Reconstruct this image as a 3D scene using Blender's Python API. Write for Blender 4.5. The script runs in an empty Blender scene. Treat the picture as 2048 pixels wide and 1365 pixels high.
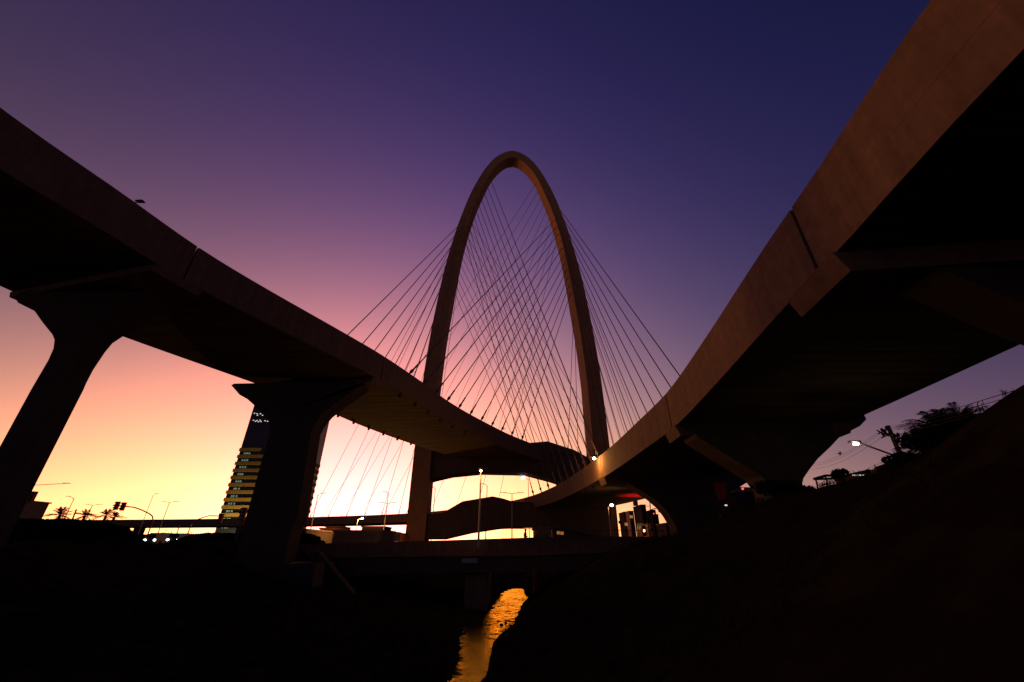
import bpy, math, random
import numpy as np
from mathutils import Vector, noise as mn
random.seed(7)
R = math.radians

# ------------------------------------------------------------------ camera
SC = bpy.context.scene
COL = SC.collection
F_PX = 796.0
TILT = R(27.5)
CT, ST = math.cos(TILT), math.sin(TILT)
cam = bpy.data.cameras.new('camera')
cam.sensor_width = 36.0
cam.lens = 36.0 * F_PX / 2048.0
cam.clip_start = 0.1
cam.clip_end = 6000
camo = bpy.data.objects.new('camera', cam)
COL.objects.link(camo)
camo.rotation_euler = (R(90) + TILT, 0, 0)
SC.camera = camo

# ------------------------------------------------------------------ world: afterglow sky
W = bpy.data.worlds.new('World')
SC.world = W
W.use_nodes = True
nt = W.node_tree
nt.nodes.clear()

def N(t, kind, **kw):
    n = t.nodes.new(kind)
    for k, v in kw.items():
        setattr(n, k, v)
    return n

def M(t, op, a, b=None, c=None):
    n = t.nodes.new('ShaderNodeMath')
    n.operation = op
    for i, v in enumerate((a, b, c)):
        if v is None:
            continue
        if isinstance(v, (int, float)):
            n.inputs[i].default_value = v
        else:
            t.links.new(v, n.inputs[i])
    return n.outputs[0]

tc = N(nt, 'ShaderNodeTexCoord')
sp = N(nt, 'ShaderNodeSeparateXYZ')
nt.links.new(tc.outputs['Generated'], sp.inputs[0])
X, Y_, Z0 = sp.outputs
Z = M(nt, 'MAXIMUM', Z0, 0.0)
SUN_AZ = R(-20)
g = M(nt, 'ADD', M(nt, 'MULTIPLY', X, math.sin(SUN_AZ)), M(nt, 'MULTIPLY', Y_, math.cos(SUN_AZ)))
g1 = M(nt, 'EXPONENT', M(nt, 'MULTIPLY', M(nt, 'SUBTRACT', g, 1.0), 6.0))
g2 = M(nt, 'EXPONENT', M(nt, 'MULTIPLY', M(nt, 'SUBTRACT', g, 1.0), 25.0))
BAS = [X, Y_, Z, M(nt, 'MULTIPLY', X, X), M(nt, 'MULTIPLY', Z, Z), M(nt, 'MULTIPLY', X, Z),
       M(nt, 'MULTIPLY', Y_, Z), g1, g2, M(nt, 'POWER', Z, 3.0),
       M(nt, 'MULTIPLY', M(nt, 'MULTIPLY', X, X), Z), M(nt, 'MULTIPLY', M(nt, 'MULTIPLY', X, X), X)]
CO = [[-0.611, -1.4813, 1.4787, -5.0094, -0.4478, 5.8573, 0.1262, -0.8536, 1.2886, -0.6694, -5.0525, -3.1442, 0.7132],
      [-1.1763, -1.254, 1.2875, -3.7522, -0.8032, 2.8362, 0.4508, -1.0296, 0.7338, -0.5042, -2.6631, -1.9365, 0.4314],
      [-1.2708, -1.269, 0.7353, -1.2579, -0.7904, 0.5953, 0.6999, 0.0559, -0.4873, 1.0421, -1.2639, -1.0525, 0.9703]]
chan = []
for co in CO:
    s = M(nt, 'ADD', M(nt, 'MULTIPLY', BAS[0], co[1]), co[0])
    for b, k in zip(BAS[1:], co[2:]):
        s = M(nt, 'ADD', s, M(nt, 'MULTIPLY', b, k))
    chan.append(M(nt, 'EXPONENT', s))
cx = N(nt, 'ShaderNodeCombineXYZ')
for i in range(3):
    nt.links.new(chan[i], cx.inputs[i])
bg = N(nt, 'ShaderNodeBackground')
nt.links.new(cx.outputs[0], bg.inputs[0])
bg.inputs[1].default_value = 1.0
wo = N(nt, 'ShaderNodeOutputWorld')
nt.links.new(bg.outputs[0], wo.inputs[0])
W.cycles.sampling_method = 'MANUAL'
W.cycles.sample_map_resolution = 512

sl_ = bpy.data.lights.new('sun', 'SUN')
sl_.energy = 0.6
sl_.color = (1.0, 0.40, 0.10)
sl_.angle = R(3)
so_ = bpy.data.objects.new('sun', sl_)
COL.objects.link(so_)
so_.rotation_euler = Vector((math.sin(R(-46)) * math.cos(R(1.3)), math.cos(R(-46)) * math.cos(R(1.3)), math.sin(R(1.3)))).to_track_quat('Z', 'Y').to_euler()

SC.view_settings.view_transform = 'Standard'
SC.view_settings.look = 'None'
SC.view_settings.exposure = 0
SC.view_settings.gamma = 1
SC.cycles.max_bounces = 5
SC.cycles.diffuse_bounces = 3
SC.cycles.glossy_bounces = 3
SC.cycles.use_denoising = True

# ------------------------------------------------------------------ pixel -> world helpers (2048 px frame)
def ray(u, v):
    x = (u - 1024) / F_PX
    y = (682.5 - v) / F_PX
    return np.array([x, CT - y * ST, ST + y * CT])

def onY(u, v, Y):
    r = ray(u, v)
    return Vector(r * Y / r[1])

def onZ(u, v, z):
    r = ray(u, v)
    return Vector(r * z / r[2])

# ------------------------------------------------------------------ materials
MATS = {}
def mat(name, col, rough=0.85, metal=0.0, emit=None, estr=0.0, var=0.0, scale=2.0, bump=0.0, streak=0.0, spec=0.3):
    m = bpy.data.materials.new(name)
    m.use_nodes = True
    t = m.node_tree
    b = t.nodes['Principled BSDF']
    b.inputs['Roughness'].default_value = rough
    b.inputs['Metallic'].default_value = metal
    b.inputs['Specular IOR Level'].default_value = spec
    b.inputs['Base Color'].default_value = (*col, 1)
    if var or bump or streak:
        co = N(t, 'ShaderNodeTexCoord')
        nz = N(t, 'ShaderNodeTexNoise')
        nz.inputs['Scale'].default_value = scale
        nz.inputs['Detail'].default_value = 8
        nz.inputs['Roughness'].default_value = 0.65
        t.links.new(co.outputs['Object'], nz.inputs['Vector'])
        fac = nz.outputs['Fac']
        if streak:
            mp = N(t, 'ShaderNodeMapping')
            mp.inputs['Scale'].default_value = (1.6, 1.6, 0.12)
            n2 = N(t, 'ShaderNodeTexNoise')
            n2.inputs['Scale'].default_value = 1.3
            n2.inputs['Detail'].default_value = 7
            t.links.new(co.outputs['Object'], mp.inputs[0])
            t.links.new(mp.outputs[0], n2.inputs['Vector'])
            mp3 = N(t, 'ShaderNodeMapping')
            mp3.inputs['Scale'].default_value = (7.0, 7.0, 0.35)
            n3 = N(t, 'ShaderNodeTexNoise')
            n3.inputs['Scale'].default_value = 1.1
            n3.inputs['Detail'].default_value = 4
            t.links.new(co.outputs['Object'], mp3.inputs[0])
            t.links.new(mp3.outputs[0], n3.inputs['Vector'])
            st_ = M(t, 'ADD', M(t, 'MULTIPLY', n2.outputs['Fac'], 0.6), M(t, 'MULTIPLY', n3.outputs['Fac'], 0.4))
            fac = M(t, 'ADD', M(t, 'MULTIPLY', fac, 1 - streak), M(t, 'MULTIPLY', st_, streak))
        if var or streak:
            mr = N(t, 'ShaderNodeMapRange')
            mr.inputs['From Min'].default_value = 0.3
            mr.inputs['From Max'].default_value = 0.7
            mr.inputs['To Min'].default_value = 1 - var
            mr.inputs['To Max'].default_value = 1 + var
            t.links.new(fac, mr.inputs[0])
            mx = N(t, 'ShaderNodeVectorMath', operation='SCALE')
            mx.inputs[0].default_value = col
            t.links.new(mr.outputs[0], mx.inputs['Scale'])
            t.links.new(mx.outputs[0], b.inputs['Base Color'])
        if bump:
            bp = N(t, 'ShaderNodeBump')
            bp.inputs['Strength'].default_value = bump
            bp.inputs['Distance'].default_value = 0.05
            t.links.new(nz.outputs['Fac'], bp.inputs['Height'])
            t.links.new(bp.outputs[0], b.inputs['Normal'])
    if emit:
        b.inputs['Emission Color'].default_value = (*emit, 1)
        b.inputs['Emission Strength'].default_value = estr
    MATS[name] = m
    return m

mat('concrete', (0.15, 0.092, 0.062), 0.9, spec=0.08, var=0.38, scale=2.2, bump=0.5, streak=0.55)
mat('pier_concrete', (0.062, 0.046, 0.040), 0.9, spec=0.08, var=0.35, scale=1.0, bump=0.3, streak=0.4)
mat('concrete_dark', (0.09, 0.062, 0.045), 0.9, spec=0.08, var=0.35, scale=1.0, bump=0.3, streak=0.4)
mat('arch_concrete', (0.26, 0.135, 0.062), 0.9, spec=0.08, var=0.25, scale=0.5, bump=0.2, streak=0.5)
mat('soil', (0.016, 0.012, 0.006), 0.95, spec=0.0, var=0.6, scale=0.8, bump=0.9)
mat('asphalt', (0.05, 0.05, 0.05), 0.9, var=0.25, scale=4)
mat('cable_sheath', (0.10, 0.055, 0.04), 0.6)
mat('steel_dark', (0.05, 0.045, 0.04), 0.5, 0.6)
mat('galvanised', (0.28, 0.25, 0.22), 0.5, 0.5, var=0.15, scale=8)
mat('leaf', (0.022, 0.022, 0.010), 0.8, spec=0.0, var=0.4, scale=3)
mat('bark', (0.09, 0.065, 0.045), 0.95, var=0.3, scale=6)
mat('roof_tile', (0.16, 0.08, 0.05), 0.9, var=0.3, scale=4)
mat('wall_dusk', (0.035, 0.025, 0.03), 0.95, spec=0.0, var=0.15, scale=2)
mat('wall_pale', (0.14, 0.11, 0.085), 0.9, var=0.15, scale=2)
mat('wall_paint', (0.12, 0.09, 0.085), 0.9, var=0.15, scale=2)
mat('brick_and_lit_orange', (0.55, 0.16, 0.04), 0.9, var=0.25, scale=3)
mat('glass_dark', (0.012, 0.013, 0.02), 0.3, spec=0.25)
mat('ochre_panel', (0.42, 0.25, 0.05), 0.8, spec=0.05, var=0.2, scale=0.8)
mat('signal_housing', (0.05, 0.03, 0.02), 0.6)
mat('signal_red_hood', (0.35, 0.03, 0.02), 0.6)
mat('lens_dark', (0.06, 0.05, 0.03), 0.2, spec=0.6)
mat('car_paint', (0.12, 0.11, 0.10), 0.3, 0.4)
mat('rubber', (0.02, 0.02, 0.02), 0.9)
mat('cloth_dark', (0.12, 0.03, 0.02), 0.9)
mat('skin', (0.25, 0.13, 0.08), 0.7)
mat('banner_red', (0.5, 0.02, 0.015), 0.8)
mat('sign_plate', (0.35, 0.33, 0.33), 0.6)
mat('lamp_white', (0.8, 0.8, 0.8), emit=(0.92, 0.93, 1.0), estr=14)
mat('lamp_warm', (0.8, 0.8, 0.8), emit=(1.0, 0.90, 0.55), estr=25)
mat('lamp_blue', (0.8, 0.8, 0.8), emit=(0.75, 0.72, 1.0), estr=7)
mat('light_red', (0.5, 0.02, 0.02), emit=(1.0, 0.03, 0.03), estr=6)
mat('light_red_bright', (0.9, 0.3, 0.3), emit=(1.0, 0.25, 0.2), estr=9)
mat('light_green', (0.02, 0.5, 0.3), emit=(0.10, 0.9, 0.55), estr=1.2)
mat('light_amber', (0.8, 0.4, 0.05), emit=(1.0, 0.42, 0.02), estr=2.0)
mat('window_green', (0.3, 0.5, 0.35), emit=(0.35, 0.62, 0.42), estr=0.28)
mat('window_white', (0.8, 0.8, 0.8), emit=(1.0, 0.9, 0.85), estr=0.7)
mat('window_warm', (0.2, 0.1, 0.05), emit=(1.0, 0.45, 0.12), estr=0.35)

# water
wm = bpy.data.materials.new('river_water')
wm.use_nodes = True
t = wm.node_tree
t.nodes.remove(t.nodes['Principled BSDF'])
ow_ = t.nodes['Material Output']
df = N(t, 'ShaderNodeBsdfDiffuse')
df.inputs[0].default_value = (0.012, 0.007, 0.002, 1)
gl = N(t, 'ShaderNodeBsdfGlossy')
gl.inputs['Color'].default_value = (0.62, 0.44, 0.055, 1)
gl.inputs['Roughness'].default_value = 0.04
fr = N(t, 'ShaderNodeFresnel')
fr.inputs[0].default_value = 1.5
mxs = N(t, 'ShaderNodeMixShader')
co = N(t, 'ShaderNodeTexCoord')
hs_ = []
for sc_, dist, nsc in (((0.35, 1.5, 1.0), 0.6, 1.1), ((0.9, 3.6, 1.0), 0.4, 2.6)):
    mp = N(t, 'ShaderNodeMapping')
    mp.inputs['Scale'].default_value = sc_
    n1 = N(t, 'ShaderNodeTexNoise')
    n1.inputs['Scale'].default_value = nsc
    n1.inputs['Detail'].default_value = 6
    n1.inputs['Roughness'].default_value = 0.72
    n1.inputs['Distortion'].default_value = dist
    t.links.new(co.outputs['Object'], mp.inputs[0])
    t.links.new(mp.outputs[0], n1.inputs['Vector'])
    hs_.append(n1.outputs['Fac'])
bp = N(t, 'ShaderNodeBump')
bp.inputs['Strength'].default_value = 1.0
bp.inputs['Distance'].default_value = 0.05
t.links.new(M(t, 'ADD', hs_[0], M(t, 'MULTIPLY', hs_[1], 0.5)), bp.inputs['Height'])
for n_ in (gl, df, fr):
    t.links.new(bp.outputs[0], n_.inputs['Normal'])
t.links.new(fr.outputs[0], mxs.inputs[0])
t.links.new(df.outputs[0], mxs.inputs[1])
t.links.new(gl.outputs[0], mxs.inputs[2])
t.links.new(mxs.outputs[0], ow_.inputs[0])
MATS['water'] = wm

# underside of the decks: board-marked concrete
um = mat('board_marked_concrete', (0.12, 0.072, 0.04), 0.9)
t = um.node_tree
b = t.nodes['Principled BSDF']
co = N(t, 'ShaderNodeTexCoord')
mp = N(t, 'ShaderNodeMapping')
mp.inputs['Scale'].default_value = (0.12, 1.6, 1.0)
mp.inputs['Rotation'].default_value = (0, 0, R(-25))
n1 = N(t, 'ShaderNodeTexNoise')
n1.inputs['Scale'].default_value = 1.6
n1.inputs['Detail'].default_value = 6
t.links.new(co.outputs['Object'], mp.inputs[0])
t.links.new(mp.outputs[0], n1.inputs['Vector'])
mr = N(t, 'ShaderNodeMapRange')
mr.inputs['From Min'].default_value = 0.35
mr.inputs['From Max'].default_value = 0.65
mr.inputs['To Min'].default_value = 0.55
mr.inputs['To Max'].default_value = 1.4
t.links.new(n1.outputs['Fac'], mr.inputs[0])
mx = N(t, 'ShaderNodeVectorMath', operation='SCALE')
mx.inputs[0].default_value = (0.12, 0.072, 0.04)
t.links.new(mr.outputs[0], mx.inputs['Scale'])
t.links.new(mx.outputs[0], b.inputs['Base Color'])

# ------------------------------------------------------------------ mesh helpers
class MB:
    def __init__(s):
        s.v = []
        s.f = []
    def add(s, vs, fs):
        o = len(s.v)
        s.v += [tuple(v) for v in vs]
        s.f += [tuple(i + o for i in f) for f in fs]
        return s
    def box(s, c, size, rz=0.0, taper=1.0):
        cx_, cy_, cz_ = c
        a, b_, h = size[0] / 2, size[1] / 2, size[2] / 2
        vs = []
        for k, (dz, q) in enumerate(((-h, 1.0), (h, taper))):
            for sx, sy in ((-1, -1), (1, -1), (1, 1), (-1, 1)):
                x, y = sx * a * q, sy * b_ * q
                vs.append((cx_ + x * math.cos(rz) - y * math.sin(rz), cy_ + x * math.sin(rz) + y * math.cos(rz), cz_ + dz))
        return s.add(vs, [(0, 3, 2, 1), (4, 5, 6, 7), (0, 1, 5, 4), (1, 2, 6, 5), (2, 3, 7, 6), (3, 0, 4, 7)])
    def tube(s, pts, r, n=6, r2=None, cap=True):
        pts = [Vector(p) for p in pts]
        rings = []
        m = len(pts)
        for i, p in enumerate(pts):
            d = (pts[min(i + 1, m - 1)] - pts[max(i - 1, 0)])
            if d.length < 1e-9:
                d = Vector((0, 0, 1))
            d.normalize()
            up = Vector((0, 0, 1)) if abs(d.z) < 0.9 else Vector((1, 0, 0))
            a = d.cross(up).normalized()
            bb = d.cross(a).normalized()
            rr = r if r2 is None else r + (r2 - r) * i / max(1, m - 1)
            rings.append([p + (a * math.cos(2 * math.pi * k / n) + bb * math.sin(2 * math.pi * k / n)) * rr for k in range(n)])
        vs = [q for rg in rings for q in rg]
        fs = []
        for i in range(m - 1):
            for k in range(n):
                fs.append((i * n + k, i * n + (k + 1) % n, (i + 1) * n + (k + 1) % n, (i + 1) * n + k))
        if cap:
            fs.append(tuple(reversed(range(n))))
            fs.append(tuple(range((m - 1) * n, m * n)))
        return s.add(vs, fs)
    def ball(s, c, r, sq=(1, 1, 1), nu=10, nv=6):
        c = Vector(c)
        vs = [c + Vector((0, 0, -r * sq[2]))]
        for j in range(1, nv):
            th = -math.pi / 2 + math.pi * j / nv
            for i in range(nu):
                a = 2 * math.pi * i / nu
                vs.append(c + Vector((r * sq[0] * math.cos(th) * math.cos(a), r * sq[1] * math.cos(th) * math.sin(a), r * sq[2] * math.sin(th))))
        vs.append(c + Vector((0, 0, r * sq[2])))
        fs = [(0, 1 + (i + 1) % nu, 1 + i) for i in range(nu)]
        for j in range(nv - 2):
            for i in range(nu):
                a0 = 1 + j * nu
                fs.append((a0 + i, a0 + (i + 1) % nu, a0 + nu + (i + 1) % nu, a0 + nu + i))
        L = len(vs) - 1
        a0 = 1 + (nv - 2) * nu
        fs += [(L, a0 + i, a0 + (i + 1) % nu) for i in range(nu)]
        return s.add(vs, fs)
    def prism(s, poly, d):
        """closed polygon of 3-D points extruded by the vector d"""
        n = len(poly)
        d = Vector(d)
        vs = [Vector(p) for p in poly] + [Vector(p) + d for p in poly]
        fs = [tuple(range(n)), tuple(reversed(range(n, 2 * n)))]
        for i in range(n):
            j = (i + 1) % n
            fs.append((i, i + n, j + n, j))
        return s.add(vs, fs)
    def build(s, name, material, parent=None, smooth=False):
        me = bpy.data.meshes.new(name)
        me.from_pydata(s.v, [], s.f)
        me.materials.append(MATS[material])
        me.update()
        import bmesh
        bm = bmesh.new()
        bm.from_mesh(me)
        bmesh.ops.recalc_face_normals(bm, faces=bm.faces)
        bm.to_mesh(me)
        bm.free()
        if smooth:
            for p in me.polygons:
                p.use_smooth = True
        o = bpy.data.objects.new(name, me)
        COL.objects.link(o)
        if parent:
            o.parent = parent
            par = parent
            if parent.location.length > 0 or parent.parent is not None or tuple(parent.rotation_euler) != (0, 0, 0):
                bpy.context.view_layer.update()
                o.matrix_parent_inverse = parent.matrix_world.inverted()
        return o

def tag(o, label, cat, group=None, kind=None):
    o['label'] = label
    if cat:
        o['category'] = cat
    if group:
        o['group'] = group
    if kind:
        o['kind'] = kind
    return o

def thing(name, label, cat, loc=(0, 0, 0), group=None):
    o = bpy.data.objects.new(name, None)
    COL.objects.link(o)
    o.location = loc
    o.empty_display_size = 0.5
    return tag(o, label, cat, group)

def struct(o):
    o['kind'] = 'structure'
    return o

def smooth_path(P, step=1.5):
    """Catmull-Rom through 2-D points, resampled evenly"""
    P = [np.array(p, float) for p in P]
    P = [2 * P[0] - P[1]] + P + [2 * P[-1] - P[-2]]
    out = []
    for i in range(1, len(P) - 2):
        a, b_, c, d = P[i - 1:i + 3]
        for k in range(12):
            q = k / 12
            out.append(0.5 * ((2 * b_) + (-a + c) * q + (2 * a - 5 * b_ + 4 * c - d) * q * q + (-a + 3 * b_ - 3 * c + d) * q ** 3))
    out.append(P[-2])
    out = np.array(out)
    L = np.concatenate([[0], np.cumsum(np.linalg.norm(np.diff(out, axis=0), axis=1))])
    n = int(L[-1] / step) + 1
    s_ = np.linspace(0, L[-1], n)
    return np.stack([np.interp(s_, L, out[:, k]) for k in range(2)], 1)

# ------------------------------------------------------------------ terrain
def cres(y):      # crest height of the right bank
    return float(np.interp(y, [-20, 2, 8, 11, 16.5, 19.5, 24, 28, 36, 45, 60, 400], [5.6, 4.8, 3.15, 2.15, 1.95, 1.9, 1.5, 0.95, 0.5, 0.3, 0.3, 0.3]))
def xr(y):        # right shore
    j_ = mn.noise(Vector((1.3, y * 0.8, 5))) * 0.22 + mn.noise(Vector((5.3, y * 2.4, 5))) * 0.08
    return j_ + float(np.interp(y, [-20, 0, 15, 24, 31.7, 35, 38, 43, 46.6, 52.5, 58, 66, 76, 110, 400], [-6, -4, -1.8, -1.35, -1.3, -0.85, -0.1, 0.35, 0.55, 1.1, 1.9, 1.7, 1.4, 3.8, 49]))
def xl(y):        # left shore
    j_ = mn.noise(Vector((3.3, y * 0.9, 0))) * 0.22 + mn.noise(Vector((8.3, y * 2.6, 0))) * 0.08
    return j_ + float(np.interp(y, [-20, 0, 15, 24, 28, 33, 38, 42, 46.6, 55, 66, 76, 110, 400], [-8, -5, -2.7, -2.3, -2.35, -2.9, -3.2, -2.5, -1.7, -1.2, -0.8, 1.6, 4, 50]))
WZ = -5.5
def hgt(x, y):
    far = 0.3
    a, b_ = xl(y), xr(y)
    n = mn.noise(Vector((x * 0.35, y * 0.35, 0))) * 0.35 + mn.noise(Vector((x * 1.1, y * 1.1, 3))) * 0.16 + mn.noise(Vector((x * 3.1, y * 3.1, 6))) * 0.10
    if a <= x <= b_:
        d = min(x - a, b_ - x)
        return WZ - 0.45 - min(d, 2) * 0.5 + n * 0.15
    if x > b_:
        xc = 11.0
        q = (x - b_) / max(1.0, xc - b_)
        zc = cres(y)
        g_ = min(1, q)
        z = (WZ - 0.02) + (zc - WZ + 0.02) * (g_ ** 0.9)
        amp = min(1.0, q * 3) * (1 if q < 1.6 else 0.5)
        if q > 1:
            far_x = max(0.0, x - 45)
            z = zc + (far - zc) * min(1, far_x / 60)
        return z + n * amp * (0.6 if q < 0.7 else 0.22)
    xc = float(np.interp(y, [-20, 0, 40, 60, 110], [-34, -32, -31, -29, -26]))
    q = (a - x) / max(1.0, a - xc)
    z = (WZ - 0.02) + (far - WZ + 0.02) * min(1, q) ** 1.4
    z += 1.5 * math.exp(-(((x + 27.5) / 3.6) ** 2 + ((y - 54) / 6) ** 2))
    amp = min(1.0, q * 3) * (1.0 if q < 1 else max(0.0, 1.2 - q * 0.3))
    return z + n * amp * 0.8

def grid(xs, ys):
    vs, fs = [], []
    for y in ys:
        for x in xs:
            vs.append((x, y, hgt(x, y)))
    nx = len(xs)
    for j in range(len(ys) - 1):
        for i in range(nx - 1):
            fs.append((j * nx + i, j * nx + i + 1, (j + 1) * nx + i + 1, (j + 1) * nx + i))
    return vs, fs
xs = [-3000, -1500, -700, -350, -200, -130, -90, -70, -56] + list(np.arange(-46, -7, 0.8)) + list(np.arange(-6.9, 5, 0.3)) + list(np.arange(5, 30, 0.8)) + [30, 34, 40, 50, 65, 90, 130, 200, 350, 700, 1500, 3000]
ys = [-60, -30, -15] + list(np.arange(-8, 14, 0.8)) + list(np.arange(14, 70, 0.35)) + list(np.arange(70, 112, 0.8)) + [112, 116, 122, 130, 145, 170, 210, 280, 400, 700, 1300, 2600]
vs, fs = grid(xs, ys)
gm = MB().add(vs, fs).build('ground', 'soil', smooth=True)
struct(gm)
gm['label'] = 'dark earth banks and plain either side of the river canal'
wv, wf = [], []
wys = []
y_ = 14.0
while y_ < 71.5:
    wys.append(y_)
    y_ += 0.07 + max(0, y_ - 30) * 0.004
NW = 56
for y_ in wys:
    a_, b_ = xl(y_) - 0.6, xr(y_) + 0.6
    for i in range(NW + 1):
        x_ = a_ + (b_ - a_) * i / NW
        h_ = (mn.noise(Vector((x_ * 1.1, y_ * 3.4, 1))) * 0.040 + mn.noise(Vector((x_ * 2.8, y_ * 8.5, 7))) * 0.020
              + mn.noise(Vector((x_ * 0.3, y_ * 0.8, 4))) * 0.03)
        q_ = 0.55 + 0.9 * max(0.0, mn.noise(Vector((x_ * 0.3, y_ * 0.35, 9))) + 0.2)
        wv.append((x_, y_, WZ + h_ * q_))
for j in range(len(wys) - 1):
    for i in range(NW):
        k_ = j * (NW + 1) + i
        wf.append((k_, k_ + 1, k_ + NW + 2, k_ + NW + 1))
wv2 = [(xl(-10) - 1, -10, WZ), (xr(-10) + 1, -10, WZ), (xr(14) + .6, 14, WZ), (xl(14) - .6, 14, WZ)]
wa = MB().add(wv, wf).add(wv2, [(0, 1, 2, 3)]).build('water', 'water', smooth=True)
struct(wa)
wa['label'] = 'narrow river reflecting the orange afterglow under the road bridge'

# grass and debris along the right shore and crest: uneven tufts
def tufts(name, pts, hmin, hmax, label, material='leaf', blades=9):
    m = MB()
    for (x, y) in pts:
        z = hgt(x, y) - 0.03
        for k in range(blades):
            a = random.uniform(0, 2 * math.pi)
            h = random.uniform(hmin, hmax)
            dx, dy = math.cos(a), math.sin(a)
            bx, by = x + random.gauss(0, 0.12), y + random.gauss(0, 0.12)
            w_ = 0.006 + h * 0.008
            lx, ly = dx * h * 0.5, dy * h * 0.5
            m.add([(bx - dy * w_, by + dx * w_, z), (bx + dy * w_, by - dx * w_, z), (bx + lx * 0.5 + dy * w_ * .7, by + ly * 0.5 - dx * w_ * .7, z + h * 0.7), (bx + lx, by + ly, z + h)], [(0, 1, 2), (0, 2, 3)])
    o = m.build(name, material)
    o['kind'] = 'stuff'
    o['label'] = label
    o['category'] = 'grass'
    return o
pts = []
for i in range(2600):
    y = random.uniform(6, 42)
    x = xr(y) + 0.3 + abs(random.gauss(0, 1)) * 6
    pts.append((x, y))
for i in range(500):
    pts.append((11 + random.gauss(0, 0.8), random.uniform(12, 40)))
tufts('bank_grass', pts, 0.05, 0.22, 'rough dry grass on the dark right bank')
pts = []
for i in range(1300):
    y = random.uniform(18, 60)
    pts.append((xl(y) - random.uniform(0.3, 18), y))
tufts('bank_grass', pts, 0.12, 0.4, 'rough dry grass on the dark left bank below the tall viaduct piers')

def stone(m, x, y, z, r):
    b_ = MB().ball((0, 0, 0), r, (1, .8, .55), 8, 5)
    vs_ = [(x + v[0] * (1 + .3 * mn.noise(Vector((x + v[0] * 9, y + v[1] * 9, v[2] * 9)))), y + v[1] * (1 + .3 * mn.noise(Vector((v[0] * 7 + y, v[1] * 7, x)))), z + v[2]) for v in b_.v]
    m.add(vs_, b_.f)
for k, (u_, v_, r_) in enumerate(((1003, 1250, .15), (1011, 1248, .10), (1019, 1250, .07), (988, 1293, .12))):
    p_ = onZ(u_, v_, WZ)
    m = MB()
    stone(m, p_.x, p_.y, WZ + .02, r_)
    o = m.build('stone', 'soil')
    tag(o, ('largest dark stone standing in the glowing stream', 'mid sized stone just right of the largest one in the stream', 'smallest stone of the row in the glowing stream', 'single stone nearer the camera at the right edge of the stream')[k], 'stone', 'stones in the stream')

# ------------------------------------------------------------------ viaducts
class Deck:
    """inner edge polyline (plan), constant levels; 'side' = +1 when the deck lies to the right of the inner edge"""
    def __init__(s, P, side, zt, zb, wfun):
        s.p = smooth_path(P)
        s.side, s.zt, s.zb, s.w = side, zt, zb, wfun
        tg = np.gradient(s.p, axis=0)
        tg /= np.linalg.norm(tg, axis=1)[:, None]
        s.n = np.stack([tg[:, 1], -tg[:, 0]], 1) * side   # towards the outer edge
        s.t = tg
        s.L = np.concatenate([[0], np.cumsum(np.linalg.norm(np.diff(s.p, axis=0), axis=1))])
    def at(s, l, off):
        x = np.interp(l, s.L, s.p[:, 0])
        y = np.interp(l, s.L, s.p[:, 1])
        nx = np.interp(l, s.L, s.n[:, 0])
        ny = np.interp(l, s.L, s.n[:, 1])
        q = math.hypot(nx, ny)
        return x + nx / q * off, y + ny / q * off
    def l_at_y(s, y):      # first path length reaching y
        for i in range(len(s.L) - 1):
            if (s.p[i, 1] - y) * (s.p[i + 1, 1] - y) <= 0:
                return s.L[i] + (y - s.p[i, 1]) / (s.p[i + 1, 1] - s.p[i, 1] + 1e-9) * (s.L[i + 1] - s.L[i])
        return s.L[-1]
    def width(s, l):
        return s.w(np.interp(l, s.L, s.p[:, 1]), l)
    def sweep(s, l0, l1, sec, step=1.5):
        """sec(l) -> list of (offset, z) going round"""
        n = max(2, int((l1 - l0) / step) + 1)
        ls = np.linspace(l0, l1, n)
        m = MB()
        k = len(sec(l0))
        vs = []
        for l in ls:
            for off, z in sec(l):
                x, y = s.at(l, off)
                vs.append((x, y, z))
        fs = []
        for i in range(n - 1):
            for j in range(k):
                a, b_ = i * k + j, i * k + (j + 1) % k
                fs.append((a, b_, b_ + k, a + k))
        fs.append(tuple(range(k)))
        fs.append(tuple(reversed(range((n - 1) * k, n * k))))
        m.add(vs, fs)
        return m

def wA(y, l):
    return float(np.interp(l, [0, 25, 50, 75, 100, 120, 400], [11.5, 11.8, 14.2, 14.2, 14.0, 13.3, 13]))
A = Deck([(-29.5, -25), (-28.6, -10), (-27.4, 3), (-26.2, 12.5), (-24.8, 17.9), (-23.5, 23.2), (-21.5, 28.2), (-17.6, 36.5), (-15.0, 42.4), (-12.2, 50.5), (-10.6, 56.0), (-8.1, 62.7), (-4.5, 70.6), (-0.8, 78.0), (3.8, 85.5), (9, 93), (17, 104), (29, 121), (46, 138), (75, 152), (120, 163)], -1, 20.0, 17.05, wA)
def wB(y, l):
    return float(np.interp(l, [0, 30, 50, 65, 80, 95, 110, 400], [11.0, 10.9, 11.2, 12, 13.0, 14.0, 14.0, 13]))
B = Deck([(7.0, -25), (7.6, -14), (8.1, -5), (8.6, 4.0), (9.1, 8.2), (9.5, 12), (10.4, 19.1), (11.2, 27.0), (11.2, 34.3), (11.0, 44.4), (10.5, 52.3), (9.6, 62.8), (8.2, 74), (6.4, 83.0), (4.3, 91), (0.5, 100.3), (-6, 111), (-17, 125), (-37, 142), (-73, 157), (-120, 167.5), (-168, 173), (-240, 178)], 1, 10.0, 7.45, wB)

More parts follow.
